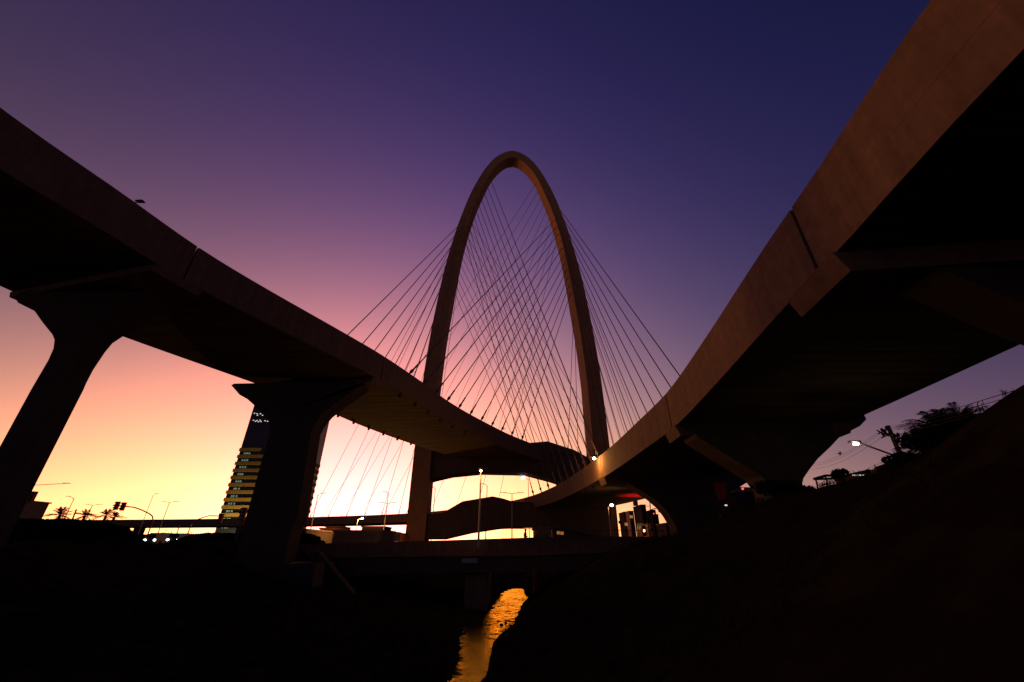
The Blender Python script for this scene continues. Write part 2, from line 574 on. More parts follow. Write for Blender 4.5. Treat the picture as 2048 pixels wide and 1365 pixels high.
def viaduct(D, label, joints, name='viaduct'):
    root = thing(name, label, 'viaduct', (D.p[0][0], D.p[0][1], 0))
    cuts = [0.2] + joints + [D.L[-1] - 0.5]
    gap = 0.07
    for a, b_ in zip(cuts[:-1], cuts[1:]):
        a, b_ = a + gap, b_ - gap
        zm = D.zt - 1.05
        def slab(l):
            w = D.width(l)
            return [(0.06, D.zb), (0.06, zm - 0.15), (0.45, zm), (w - 0.45, zm), (w - 0.06, zm - 0.15), (w - 0.06, D.zb), ]
        D.sweep(a, b_, slab).build('girder', 'board_marked_concrete', root)
        def bi(l):
            return [(0.0, zm - 0.45), (0.0, D.zt), (0.22, D.zt), (0.42, zm - 0.13), (0.055, zm - 0.16), (0.055, zm - 0.45)]
        D.sweep(a, b_, bi).build('barrier', 'concrete', root)
        def fas(l):
            return [(0.004, D.zb - 0.02), (0.004, zm - 0.452), (0.0595, zm - 0.452), (0.0595, D.zb - 0.02)]
        D.sweep(a, b_, fas).build('fascia', 'concrete', root)
        def bo(l):
            w = D.width(l)
            return [(w, zm - 0.45), (w, D.zt), (w - 0.22, D.zt), (w - 0.42, zm - 0.13), (w - 0.055, zm - 0.16), (w - 0.055, zm - 0.45)]
        D.sweep(a, b_, bo).build('barrier', 'concrete', root)
        def rd(l):
            w = D.width(l)
            return [(0.5, zm + 0.005), (0.5, zm + 0.05), (w - 0.5, zm + 0.05), (w - 0.5, zm + 0.005)]
        D.sweep(a, b_, rd).build('road_surface', 'asphalt', root)
    return root

jA = [A.l_at_y(23.2), A.l_at_y(42.4)]
jB = [B.l_at_y(9.7), B.l_at_y(27.6), B.l_at_y(49.5)]
vA = viaduct(A, 'high curved concrete viaduct coming from the upper left on flared piers', jA)
vB = viaduct(B, 'lower curved viaduct sweeping overhead from the upper right and bending left', jB)

def pier(root, pix, Y, thick, back=None):
    # the side nearer the picture's middle shows the pier's rear edge
    p = MB()
    poly = []
    for i, (u, v) in enumerate(pix):
        q = onY(u, v, Y + thick) if back[0] <= i < back[1] else onY(u, v, Y)
        poly.append(Vector((q.x, Y, q.z)))
    p.prism(poly, (0, thick, 0))
    return p.build('pier', 'pier_concrete', root)

# pier profile read at its own distance, extruded to real thickness
P2 = [(468, 767.6), (462.5, 771), (479, 790), (495, 799), (506, 809), (525, 825), (535, 837.5), (539.5, 852), (539, 870), (525, 915), (485.5, 1060), (466, 1135),
      (586, 1135), (605, 1060), (615, 1037), (641, 870), (647.5, 858), (655, 847), (666, 835), (700, 809), (734, 785), (752, 773), (752, 762)]
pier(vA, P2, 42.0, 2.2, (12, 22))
P1 = [(64, 579), (36, 586), (30, 596), (36, 606), (69, 622.5), (85, 645), (105, 670), (109, 680), (107, 697), (97, 720), (62, 780), (0, 893), (-59, 1000), (-110, 1095),
      (10, 1095), (20, 1072), (62, 987), (167, 780), (172, 768), (186, 741), (200, 720), (210, 705), (225, 687), (257, 666), (307, 634), (352, 600), (352, 560)]
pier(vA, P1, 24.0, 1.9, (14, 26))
# crosshead blocks (cap ends seen under the joint)
def cap(D, root, l, t0, t1, z0, z1, over=0.12):
    def sec(q):
        w = D.width(q)
        return [(-over, z1), (w + over, z1), (w + over - 0.35, z0), (-over + 0.25, z0)]
    return D.sweep(l - t0, l + t1, sec, 1.0).build('crosshead', 'concrete', root)
cap(A, vA, jA[0], 1.9, 1.4, 16.5, 17.02)
cap(A, vA, jA[1], 1.3, 1.0, 16.4, 17.02, 0.02)
cap(B, vB, jB[0], 0.9, 1.6, 6.75, 7.42)
cap(B, vB, jB[1], 1.0, 1.3, 6.7, 7.42)
cap(B, vB, jB[2], 1.2, 1.2, 6.6, 7.42)

def col_profile(cx_, half, neck, ztop, xin, xout, zbot=-6.0, k=10):
    """flared column: wings curve out from the neck to the crosshead"""
    Lf, Rt = [], []
    for i in range(k + 1):
        q = i / k
        z = neck + (ztop - neck) * q
        e = q ** 1.7
        Lf.append((cx_ - half + (xin - (cx_ - half)) * e, z))
        Rt.append((cx_ + half + (xout - (cx_ + half)) * e, z))
    return [(cx_ - half, zbot)] + Lf + Rt[::-1] + [(cx_ + half, zbot)]
def pierB(Y, cx_, half, neck, xin, xout, thick, ztop=6.74):
    poly = [(x, Y, z) for x, z in col_profile(cx_, half, neck, ztop, xin, xout)]
    MB().prism(poly, (0, thick, 0)).build('pier', 'pier_concrete', vB)
P6 = [(1725, 548), (1800, 588), (1900, 632), (2000, 674), (2048, 692), (2110, 718), (2170, 770), (2190, 860), (2200, 1150), (2700, 1150), (2600, 850), (2620, 700), (2900, 520), (2900, 380), (1725, 430)]
p6 = []
for i_, (u_, v_) in enumerate(P6):
    q_ = onY(u_, v_, 9.8)
    p6.append(Vector((q_.x, 8.6, min(q_.z, 6.72))))
MB().prism(p6, (0, 1.2, 0)).build('pier', 'pier_concrete', vB)
# second pier: profile from the photograph at 26 m
P4 = [(1352, 862), (1372, 889), (1430, 925), (1490, 962), (1508, 985), (1512, 1010), (1516, 1100), (1590, 1100), (1600, 985), (1606, 962), (1607, 957), (1618.5, 940), (1636, 917.5), (1661, 894), (1681, 872.5),
      (1720, 852.5), (1733, 839), (1727, 827.5), (1704, 828), (1700, 822), (1600, 830), (1450, 846)]
pier(vB, P4, 26.0, 2.0, (0, 7))
P5 = [(1222, 958), (1250, 974), (1292, 999), (1312, 1016), (1325, 1032), (1334, 1047), (1340, 1062), (1344, 1085), (1440, 1085), (1437, 1040), (1444, 1010), (1462, 985), (1500, 962), (1530, 930), (1500, 920), (1300, 945)]
pier(vB, P5, 48.0, 2.2, (0, 8))
# cable anchor boxes hang under the deck edges
LEG = {}

# ------------------------------------------------------------------ arch bridge
AY = 90.0
TA = 0.05
S = AY / 75.0
bridge = thing('cable_stayed_arch', 'tall slender concrete arch with crossing stay cables over the two curved decks', 'arch bridge', (0.3, AY, 0))
OUT = [(0, 99.8), (2.9, 98.5), (5.3, 96.0), (7.7, 91.6), (9.8, 86.2), (11.4, 81.0), (12.8, 75.2), (14.0, 69.6), (15.2, 62.5), (16.1, 56.0), (16.7, 50.0), (17.4, 42), (17.85, 34.5), (18.05, 28.5), (18.2, 17.2), (18.15, 5), (18.1, -0.5)]
INN = [(0, 97.0), (2.0, 96.2), (4.1, 93.8), (6.2, 90.0), (8.2, 84.0), (9.7, 78.8), (11.0, 73.0), (12.1, 66.8), (12.9, 60.5), (13.5, 54.8), (13.95, 49.5), (14.6, 41), (14.95, 33), (15.1, 27), (15.05, 15.2), (14.9, 5), (14.8, -0.5)]
def dens(P, n=64):
    sp_ = smooth_path([(-P[1][0], P[1][1])] + P, 0.5)
    sp_ = sp_[int(np.argmin(np.abs(sp_[:len(sp_)//3, 0]))):]
    sp_[0, 0] = 0.0
    L = np.concatenate([[0], np.cumsum(np.linalg.norm(np.diff(sp_, axis=0), axis=1))])
    return np.stack([np.interp(np.linspace(0, L[-1], n), L, sp_[:, k]) for k in (0, 1)], 1)
Oc, Ic = dens(OUT), dens(INN)
def depth(z):
    return float(np.interp(z, [0, 15, 30, 50, 70, 85, 97, 100], [6.5, 6.6, 6.8, 7.0, 5.6, 4.6, 3.9, 3.8]))
def arch_pt(x, z, back):
    x, z = x * S, z * S
    y = AY + TA * x + (depth(z / S) if back else 0.0)
    return (0.3 + x - (TA * depth(z / S) if back else 0), y, z)
ring = []
for sgn in (-1, 1):
    rng = range(len(Oc) - 1, -1, -1) if sgn < 0 else range(1, len(Oc))
    for i in rng:
        ring.append((sgn * Oc[i, 0], Oc[i, 1], sgn * Ic[i, 0], Ic[i, 1]))
vs, fs = [], []
for ox, oz, ix, iz in ring:
    vs += [arch_pt(ox, oz, 0), arch_pt(ix, iz, 0), arch_pt(ix, iz, 1), arch_pt(ox, oz, 1)]
for i in range(len(ring) - 1):
    for k in range(4):
        a, b_ = 4 * i + k, 4 * i + (k + 1) % 4
        fs.append((a, b_, b_ + 4, a + 4))
fs += [(0, 1, 2, 3), tuple(4 * (len(ring) - 1) + k for k in (3, 2, 1, 0))]
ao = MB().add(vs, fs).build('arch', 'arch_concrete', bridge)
MB().tube([(0.3, AY + 2, 99.8 * S - 0.2), (0.3, AY + 2, 99.8 * S + 1.9)], 0.06, 6).build('lightning_rod', 'steel_dark', bridge)

# cross beams: haunched walls between the legs, profile at the arch plane
def beam(pix):
    m = MB()
    m.prism([onY(u, v, AY + 0.6) for u, v in pix], (0, 5.0, 0))
    return m.build('cross_beam', 'concrete_dark', bridge)
beam([(850, 962), (865, 957), (900, 949), (960, 943), (1050, 945), (1100, 958), (1150, 974), (1212, 990), (1212, 938), (1185, 920), (1148, 900), (1095, 883), (1060, 886), (1020, 893), (850, 893)])
beam([(848, 1079), (885, 1079), (940, 1066), (1000, 1057), (1060, 1054.5), (1120, 1058), (1200, 1074), (1222, 1078), (1222, 1012), (1028, 1004), (1005, 997), (985, 993), (925, 1003), (885, 1026), (862, 1028), (848, 1028)])

# stay cables
def leg_pt(side, z):
    z_ = z / S
    xo = np.interp(-z_, -Oc[:, 1], Oc[:, 0])
    xi = np.interp(-z_, -Ic[:, 1], Ic[:, 0])
    x = side * ((xo + xi) / 2) * S
    return Vector((0.3 + x, AY + TA * x + depth(z_) / 2, z))
def vz(v):      # height at the arch's mid plane seen at image row v
    return onY(1024, v, AY + 2.5).z
ncab = 0
def cable(side, z, D, l, edge, r=0.085):
    global ncab
    a = leg_pt(side, z)
    off = 0.14 if edge == 'in' else D.width(l) - 0.14
    x, y = D.at(l, off)
    b_ = Vector((x, y, D.zt - 0.6))
    m = MB()
    m.tube([a, b_], r, 5)
    d = (a - b_).normalized()
    # sleeve and collar above the deck edge
    m.tube([b_, b_ + d * 3.2], r * 1.45, 6)
    m.tube([b_ + d * 1.1, b_ + d * 1.5], r * 2.7, 8)
    c = m.build('stay_cable', 'cable_sheath', bridge)
    # anchor block below the girder edge
    ncab += 1
    return c
def anchors_under(D, root, ls, edge):
    for l in ls:
        off = 0.75 if edge == 'in' else D.width(l) - 0.55
        x, y = D.at(l, off)
        MB().tube([(x, y, D.zb + 0.1), (x, y, D.zb - 0.42)], 0.19, 8).build('anchor_pot', 'concrete_dark', root)
zl = [vz(433.5 + 12.6 * i) for i in range(11)]
zh = [vz(355 + 11.3 * i) for i in range(11)]
def l_outer_y(D, y):
    for l in np.arange(0, D.L[-1], 0.25):
        if D.at(l, D.width(l))[1] >= y:
            return l
    return D.L[-1]
lB0 = B.l_at_y(100)
def l_nearest(D, px, off):
    best = None
    for l in np.arange(lB0 - 5, D.L[-1], 0.5):
        x, y = D.at(l, off if off < 1 else D.width(l))
        u = 1024 + F_PX * x / (y * CT + D.zt * ST)
        if best is None or abs(u - px) < best[0]:
            best = (abs(u - px), l)
    return best[1]
An_in = [A.l_at_y(47.1 + 3.55 * i) for i in range(11)]
An_out = [l_outer_y(A, 48.7 + 3.45 * i) for i in range(8)]
lA0 = A.l_at_y(93)
Bn_in = [B.l_at_y(y) for y in (50, 53.2, 56.5, 59.8, 63, 67, 71, 75, 80, 85, 90)]
Bn_out = [B.l_at_y(42 + 3.9 * i) for i in range(11)]
Bf_in = [l_nearest(B, u, 0) for u in (619, 655, 692, 727.5, 762, 796, 815, 833, 850)]
Bf_out = [l_nearest(B, u, 9) for u in (640, 678, 717, 763, 808, 856, 905, 950, 993)]
for i in range(11):
    cable(1, zl[i], A, An_in[i], 'in', 0.085)
    if i < 8:
        cable(-1, zl[i], A, An_out[i], 'out', 0.085)
    cable(1, zl[i] - 1.0, A, lA0 + 64 - 5.6 * i, 'in', 0.07)
    cable(-1, zl[i] - 1.0, A, lA0 + 64 - 5.6 * i, 'out', 0.07)
    cable(-1, zh[i], B, Bn_in[i], 'in', 0.085)
    cable(1, zh[i], B, Bn_out[i], 'out', 0.08)
    if i < 9:
        cable(-1, zh[i] - 1.0, B, Bf_in[i], 'in', 0.07)
        cable(1, zh[i] - 1.0, B, Bf_out[i], 'out', 0.06)
anchors_under(A, vA, An_out, 'out')
anchors_under(A, vA, An_in[:6], 'in')
anchors_under(B, vB, Bn_in[:4], 'in')

# ------------------------------------------------------------------ road bridge over the river
rb = thing('road_bridge', 'low dark concrete road bridge crossing the river beneath the arch', 'bridge', (0, 46, -1))
rY = 46.0
MB().prism([onY(u, v, rY) for u, v in ((596, 1090), (683, 1088), (811, 1083), (886, 1081), (1061, 1075.5), (1215, 1073), (1300, 1074), (1345, 1076), (1345, 1100), (1061, 1112), (620, 1116))], (0, 0.35, 0)).build('parapet', 'concrete', rb)
MB().prism([onY(u, v, rY + 0.36) for u, v in ((610, 1095), (1345, 1084), (1345, 1140), (1140, 1143), (780, 1149), (660, 1155))], (0, 10.4, 0)).build('deck', 'concrete_dark', rb)
MB().prism([onY(u, v, rY + 10.8) for u, v in ((640, 1087), (1330, 1077), (1330, 1100), (640, 1108))], (0, 0.35, 0)).build('parapet', 'concrete', rb)
m = MB()
tp = [(1002, 1057.5), (1060, 1058), (1120, 1059), (1190, 1060), (1255, 1061), (1330, 1062)]
bt = [(1002, 1079), (1060, 1077.5), (1120, 1076.5), (1190, 1075.5), (1255, 1074.5), (1330, 1075)]
rt = [onY(u, v, rY - 0.18) for u, v in tp]
rl = [onY(u, v, rY - 0.18) - Vector((0, 0, 0.35)) for u, v in bt]
m.tube(rt, 0.035, 6)
X0, X1 = rt[0].x, rt[-1].x
x = X0
while x < X1:
    zt_ = np.interp(x, [p.x for p in rt], [p.z for p in rt])
    zb_ = np.interp(x, [p.x for p in rl], [p.z for p in rl])
    m.tube([(x, rY - 0.18, zb_), (x, rY - 0.18, zt_)], 0.014, 4, cap=False)
    x += 0.145
m.build('railing', 'steel_dark', rb)
# pier wall under the bridge and thin post
pw = [onY(930, 1152, 46.9), onY(975, 1150, 46.9)]
MB().box(((pw[0].x + pw[1].x) / 2, 51.5, -4.4), (pw[1].x - pw[0].x, 9.0, 4.0)).build('pier', 'concrete', rb)
tp_ = onY(1071, 1160, 58)
MB().box((tp_.x, 58, -3.6), (0.55, 0.55, 3.4)).build('post', 'brick_and_lit_orange', rb)  # orange light falling on the post is put into its colour
sg = onY(939.5, 1121.5, 46.33)
MB().box((sg.x, 46.33, sg.z), (1.6, 0.05, 0.42)).build('name_plate', 'sign_plate', rb)
# footing of the pier and sloping chute beside it
MB().prism([onY(u, v, 40.8) for u, v in ((488, 1127), (630, 1127), (622, 1200), (500, 1200))], (0, 4.5, 0)).build('footing', 'pier_concrete', vA)
ch = MB().prism([onY(612, 1108, 43), onY(636, 1104, 43), onY(742, 1230, 43), onY(700, 1230, 43)], (0, 1.0, 0)).build('drain_chute', 'pier_concrete')
tag(ch, 'sloping concrete chute running down the left bank beside the pier footing', 'drain chute')

# ------------------------------------------------------------------ street lamps
def head_mesh(m, p, d, L=0.7, w=0.16):
    d = Vector(d).normalized()
    s_ = Vector((-d.y, d.x, 0)) * w
    a, c = Vector(p), Vector(p) + d * L
    up = Vector((0, 0, 0.11))
    m.add([a - s_ * .5, a + s_ * .5, c + s_ * .7, c - s_ * .7, a - s_ * .4 + up, a + s_ * .4 + up, c + s_ * .4 + up * .5, c - s_ * .4 + up * .5],
          [(0, 3, 2, 1), (4, 5, 6, 7), (0, 1, 5, 4), (1, 2, 6, 5), (2, 3, 7, 6), (3, 0, 4, 7)])

def street_lamp(u, v, z, label, kind='single', dirx=1, lit=None, base=0.3, k=1.0, arm=1.6, power=0):
    """pole whose lamp sits at pixel (u, v) and height z; k scales the thickness"""
    hp = onZ(u, v, z)
    px = hp.x - (dirx * arm if kind == 'single' else 0)
    root = thing('street_lamp', label, 'street lamp', (px, hp.y, base), 'street lamps around the bridge')
    m = MB()
    top = z - (0.35 if kind == 'single' else 0.0)
    m.tube([(px, hp.y, base - 0.6), (px, hp.y, top)], 0.10 * k, 7, 0.055 * k)
    m.build('pole', 'galvanised' if power < 5000 else 'steel_dark', root)
    m = MB()
    if kind == 'single':
        pts = [Vector((px, hp.y, top - 0.3)), Vector((px + dirx * arm * .3, hp.y, top + 0.1)), Vector((hp.x, hp.y, z))]
        m.tube(pts, 0.04 * k, 6)
        m.build('arm', 'galvanised' if power < 5000 else 'steel_dark', root)
        h = MB()
        head_mesh(h, (hp.x - dirx * 0.1, hp.y, z - 0.02), (dirx, 0, 0.05), 0.85 * k, 0.25 * k)
        h.build('lamp_head', 'steel_dark', root)
    elif kind == 'double':
        for sx in (-1, 1):
            m2 = MB()
            m2.tube([(px, hp.y, top - 0.05), (px + sx * 0.9 * k, hp.y, top + 0.12)], 0.04 * k, 6)
            m2.build('arm', 'galvanised', root)
            h = MB()
            head_mesh(h, (px + sx * 0.8 * k, hp.y, top + 0.1), (sx, 0.15, 0.08), 0.95 * k, 0.25 * k)
            h.build('lamp_head', 'steel_dark', root)
    elif kind == 'post':
        h = MB()
        h.tube([(px, hp.y, top - 0.1), (px, hp.y, top + 0.12)], 0.16 * k, 8)
        h.build('lamp_head', 'steel_dark', root)
    if lit:
        r_, matn = lit
        b_ = MB()
        b_.ball((hp.x, hp.y - 0.05, z - 0.12), r_, (1, 1, 0.75))
        b_.build('lamp_glass', matn, root)
        if power:
            ld = bpy.data.lights.new('lamp_light', 'POINT')
            ld.energy = power
            ld.color = (1, 0.45, 0.11)
            ld.shadow_soft_size = 0.25
            lo = bpy.data.objects.new('lamp_light', ld)
            COL.objects.link(lo)
            lo.location = (hp.x - 0.6, hp.y - 0.5, z - 0.5)
    return root
# far lamps (kept with real heights)
street_lamp(128, 967.5, 9.0, 'long armed street lamp seen beside the far left pier', arm=6.5, dirx=1, k=1.20)
street_lamp(139, 993.5, 10.0, 'thin street lamp above the palms, leftmost full pole', k=1.12, arm=1.2, dirx=-1)
street_lamp(185, 1010.5, 10.0, 'twin headed street lamp rising between two palms', 'double', k=1.42)
street_lamp(311, 988, 14.0, 'tallest thin street lamp right of the paired traffic signals', k=1.20, arm=0.5)
street_lamp(339, 1005, 10.5, 'twin headed street lamp left of the yellow banded tower', 'double', k=1.35)
street_lamp(962, 939.5, 7.6, 'tall bright lamp on a thick pole standing on the river bridge', 'post', lit=(0.15, 'lamp_white'), base=0.6, k=1.2, power=320)
street_lamp(1024, 987.5, 9.5, 'unlit twin headed street lamp near the middle under the arch', 'double', k=1.35)
street_lamp(968, 968.5, 12.5, 'small unlit street lamp just right of the bright bridge lamp', k=1.3, arm=0.7, dirx=-1)
street_lamp(1046, 955, 14.5, 'lit street lamp hanging under the upper cross beam', lit=(0.42, 'lamp_white'), k=1.12, arm=1.2, dirx=-1)
street_lamp(1223, 1009, 5.4, 'bluish lit street lamp in front of the right arch leg', lit=(0.26, 'lamp_blue'), k=0.8, arm=0.5, power=60)
street_lamp(643, 987, 12.5, 'small street lamp among the leftmost far cables', k=1.4, arm=0.8)
street_lamp(773, 984.5, 13.5, 'small street lamp among far cables above the twin headed one', k=1.4, arm=0.6, dirx=-1)
street_lamp(775, 1007, 11.0, 'twin headed lamp between the cables left of the arch leg', 'double', k=1.4)
street_lamp(866, 975, 13.0, 'slim street lamp just right of the left arch leg', k=1.2, arm=0.6, dirx=-1)
street_lamp(725, 1036, 6.2, 'small lit lamp at the lower deck edge left of the arch leg', lit=(0.30, 'lamp_blue'), k=0.9, arm=1.0, power=8500)
fl = street_lamp(1188, 915.5, 9.9, 'bright yellowish floodlight glowing where the deck meets the right arch leg', dirx=-1, lit=(0.2, 'lamp_warm'), k=0.6, arm=1.4, power=900, base=9.2)
# lamp standing on the high deck, only its head shows
hp = onZ(272, 404, 25.5)
t1 = thing('street_lamp', 'lamp head peeking over the edge of the high left viaduct', 'street lamp', (hp.x - 1, hp.y, 19), 'street lamps around the bridge')
m = MB(); head_mesh(m, (hp.x, hp.y, 25.5), (1, -0.05, 0.03), 0.65, 0.3); m.build('lamp_head', 'steel_dark', t1)
m = MB(); m.tube([(hp.x - 1.0, hp.y, 18.95), (hp.x - 1.0, hp.y, 25.0), (hp.x + 0.2, hp.y, 25.5)], 0.07, 6); m.build('pole', 'galvanised', t1)
hp = onZ(1005, 859, 24.0)
t1 = thing('street_lamp', 'tiny hooked lamp above the high deck edge among the cable sockets', 'street lamp', (hp.x - 1, hp.y, 19), 'street lamps around the bridge')
m = MB(); head_mesh(m, (hp.x, hp.y, 24.0), (1, 0, 0.15), 0.75, 0.25); m.build('lamp_head', 'steel_dark', t1)
m = MB(); m.tube([(hp.x - 0.7, hp.y, 18.95), (hp.x - 0.7, hp.y, 23.2), (hp.x + 0.1, hp.y, 24.0)], 0.07, 6); m.build('pole', 'galvanised', t1)

# ------------------------------------------------------------------ traffic signals
def signal_head(parent, c, h=1.15, lit=None):
    c = Vector(c)
    w = h * 0.36
    m = MB().box(c, (w, 0.28, h))
    hd = m.build('signal_head', 'signal_housing', parent)
    MB().box((c.x + w / 2 + 0.03, c.y + 0.05, c.z), (0.05, 0.3, h)).build('side_visor', 'signal_red_hood', hd)
    for k in (-1, 0, 1):
        z = c.z + k * h * 0.31
        lm = 'lens_dark' if lit is None or lit[0] != k else lit[1]
        MB().tube([(c.x, c.y - 0.15, z), (c.x, c.y - 0.19, z)], w * 0.36, 10).build('lens', lm, hd)
        v = MB()
        n = 8
        vs = []
        for i in range(n + 1):
            a = math.pi * i / n
            for dy in (-0.15, -0.36):
                vs.append((c.x + math.cos(a) * w * .42, c.y + dy, z + math.sin(a) * w * .42))
        v.add(vs, [(2 * i, 2 * i + 1, 2 * i + 3, 2 * i + 2) for i in range(n)])
        v.build('visor', 'signal_housing', hd)
    return hd
# paired signal on a curved arm
Yp = 62.0
q = [onY(u, v, Yp) for u, v in ((222 + 4, 1011), (248, 1013), (268, 1015), (285, 1021), (299, 1028), (305, 1033), (306, 1042))]
tr = thing('traffic_signal', 'pair of traffic signals on a curved overhead arm at the left', 'traffic light', (q[-1].x, Yp, 0.3), 'traffic signals by the road')
MB().tube([q[-1] - Vector((0, 0, 3)), q[-1], q[-2], q[-3], q[-4], q[-5], q[-6], q[0]], 0.085, 7).build('mast_arm', 'signal_red_hood', tr)
for (u, v) in ((233, 1012), (245.5, 1013.5)):
    p = onY(u, v, Yp - 0.2)
    signal_head(tr, p, 1.12)
# signal beside the far-left pier
p = onY(63, 994, 40)
tr = thing('traffic_signal', 'single dark traffic signal half hidden behind the leftmost pier', 'traffic light', (p.x - 1, 40, 0.3), 'traffic signals by the road')
signal_head(tr, p, 0.95)
MB().tube([p + Vector((0, .15, .2)), p + Vector((-2.5, .15, .3)), p + Vector((-3.0, .15, -0.6)), p + Vector((-3.0, .15, -5.0))], 0.07, 7).build('mast_arm', 'steel_dark', tr)
# signal whose arm curves in front of the low viaduct
Yp = 60.0
q = [onY(u, v, Yp) for u, v in ((380, 1056), (384, 1047), (391, 1041), (404, 1036), (418, 1032), (438, 1032.5))]
tr = thing('traffic_signal', 'traffic signal seen from behind at the foot of the banded tower', 'traffic light', (q[0].x, Yp, 0.3), 'traffic signals by the road')
MB().tube([q[0] - Vector((0.2, 0, 2.5))] + q, 0.07, 7).build('mast_arm', 'galvanised', tr)
signal_head(tr, onY(441, 1037, Yp - 0.2), 1.15)
p = onY(485, 1028, 50)
tr = thing('traffic_signal', 'large black traffic signal back hard against the flared pier', 'traffic light', (p.x, 50, 0.3), 'traffic signals by the road')
signal_head(tr, p, 1.3)
MB().tube([p + Vector((0, .2, 0)), p + Vector((0, .2, -4.5))], 0.09, 7).build('mast_arm', 'steel_dark', tr)
# green signal on its arm, far right
Yp = 75.0
q = [onY(u, v, Yp) for u, v in ((1293, 1026), (1300, 1021), (1308, 1018), (1317, 1016.5))]
tr = thing('traffic_signal', 'green lit traffic signal on a thin arm in the gap right of the leg', 'traffic light', (q[0].x, Yp, 0.3), 'traffic signals by the road')
MB().tube([q[0] - Vector((0, 0, 5.5))] + q, 0.07, 7).build('mast_arm', 'steel_dark', tr)
signal_head(tr, onY(1318.5, 1019.5, Yp - .2), 0.9, (0, 'light_green'))
# red signal low in the gap
p = onY(1287.5, 1062, 62)
tr = thing('traffic_signal', 'red lit traffic signal glowing in front of the orange wall', 'traffic light', (p.x, 62, 0.3), 'traffic signals by the road')
signal_head(tr, p, 1.3, (0, 'light_red_bright'))
MB().tube([p + Vector((0, .2, 0)), p + Vector((0, .2, -3))], 0.07, 7).build('post', 'steel_dark', tr)

ld = bpy.data.lights.new('signal_glow', 'SPOT'); ld.energy = 2600; ld.color = (1, .02, .02); ld.spot_size = R(80); ld.spot_blend = .8; ld.shadow_soft_size = .3
lo = bpy.data.objects.new('signal_glow', ld); COL.objects.link(lo); lo.location = (20.3, 68.0, 3.0)
lo.rotation_euler = Vector((.05, .1, -1)).to_track_quat('Z', 'Y').to_euler()

# ------------------------------------------------------------------ utility poles and wires
Yp = 75.0
up_ = thing('utility_pole', 'slim utility pole in the gap right of the arch leg', 'utility pole', (onY(1302, 1050, Yp).x, Yp, 0.3), 'utility poles')
a_, c_ = onY(1299.5, 1000, Yp), onY(1303, 1062, Yp)
MB().tube([c_, a_], 0.12, 7, 0.08).build('pole', 'concrete_dark', up_)
MB().tube([onY(1289, 1013, Yp), onY(1300, 1012.5, Yp)], 0.05, 6).build('crossarm', 'steel_dark', up_)
# leaning pole among palms on the left
Yp = 70.0
up_ = thing('utility_pole', 'short utility pole between the palms at far left', 'utility pole', (onY(150, 1030, Yp).x, Yp, 0.3), 'utility poles')
MB().tube([onY(147, 1040, Yp) - Vector((0, 0, 3)), onY(153, 1019, Yp)], 0.13, 7, 0.1).build('pole', 'concrete_dark', up_)
for dv in (0, 4, 7):
    w_ = MB().tube([onY(110, 1026 + dv, Yp), onY(130, 1026 + dv * .9, Yp), onY(152, 1021 + dv, Yp), onY(178, 1028 + dv * .8, Yp), onY(255, 1035 + dv * .3, Yp)], 0.022, 4).build('wire', 'steel_dark', up_)
# big pole on the right bank
Yp = 21.0
top_, bot_ = onY(1775.5, 852, Yp), onY(1803, 916, Yp)
up_ = thing('utility_pole', 'thick concrete utility pole with crossarm and wires above the right bank', 'utility pole', (top_.x, Yp, cres(Yp)), 'utility poles')
mid_ = bot_ + (bot_ - top_) * 1.0
MB().tube([Vector((bot_.x, Yp, cres(Yp) - .4)), top_], 0.19, 4, 0.13).build('pole', 'concrete', up_)
ca = MB()
for du, dv, du2, dv2 in ((1757, 868, 1776, 858), (1763, 876, 1779, 869), (1754, 861, 1762, 866)):
    ca.tube([onY(du, dv, Yp - .15), onY(du2, dv2, Yp - .15)], 0.035, 6)
ca.build('crossarm', 'steel_dark', up_)
for (u, v) in ((1764, 860), (1769, 862.5), (1773, 856), (1766, 869), (1771, 867), (1776, 870)):
    MB().ball(onY(u, v, Yp - .15), 0.075, (1, 1, 1.3), 8, 5).build('insulator', 'lens_dark', up_)
for k, (a, c, e) in enumerate((((1616, 930), (1765, 859), (1842, 843)), ((1617, 934), (1768, 862), (1845, 849)), ((1620, 940), (1766, 873), (1842, 858)), ((1700, 870), (1778, 853), (1840, 839)))):
    if k < 3:
        a1, c1 = onY(*a, 34), onY(*c, Yp)
        pts_ = [a1 + (c1 - a1) * q_ - Vector((0, 0, 0.35 * math.sin(math.pi * q_))) for q_ in np.linspace(0, 1, 9)]
        MB().tube(pts_, 0.007, 4).build('wire', 'steel_dark', up_)
    c1, e1 = onY(*c, Yp), onY(*e, 14.0)
    e2 = e1 + (e1 - c1) * 1.3
    MB().tube([c1, (c1 + e1) / 2 - Vector((0, 0, .05)), e1, e2 + Vector((0, 0, .15))], 0.007, 4).build('wire', 'steel_dark', up_)
a1, c1 = onY(1680, 906, 26.5), None
MB().tube([onY(1680, 903.5, 26.3), onY(1680, 911, 26.3)], 0.035, 5).build('spacer', 'steel_dark', up_)
MB().tube([onY(1675.5, 907.5, 26.3), onY(1684, 907, 26.3)], 0.035, 5).build('spacer', 'steel_dark', up_)
MB().tube([onY(1735, 938, 26), onY(1785, 915, 22), onY(1800, 908, Yp)], 0.007, 4).build('wire', 'steel_dark', up_)
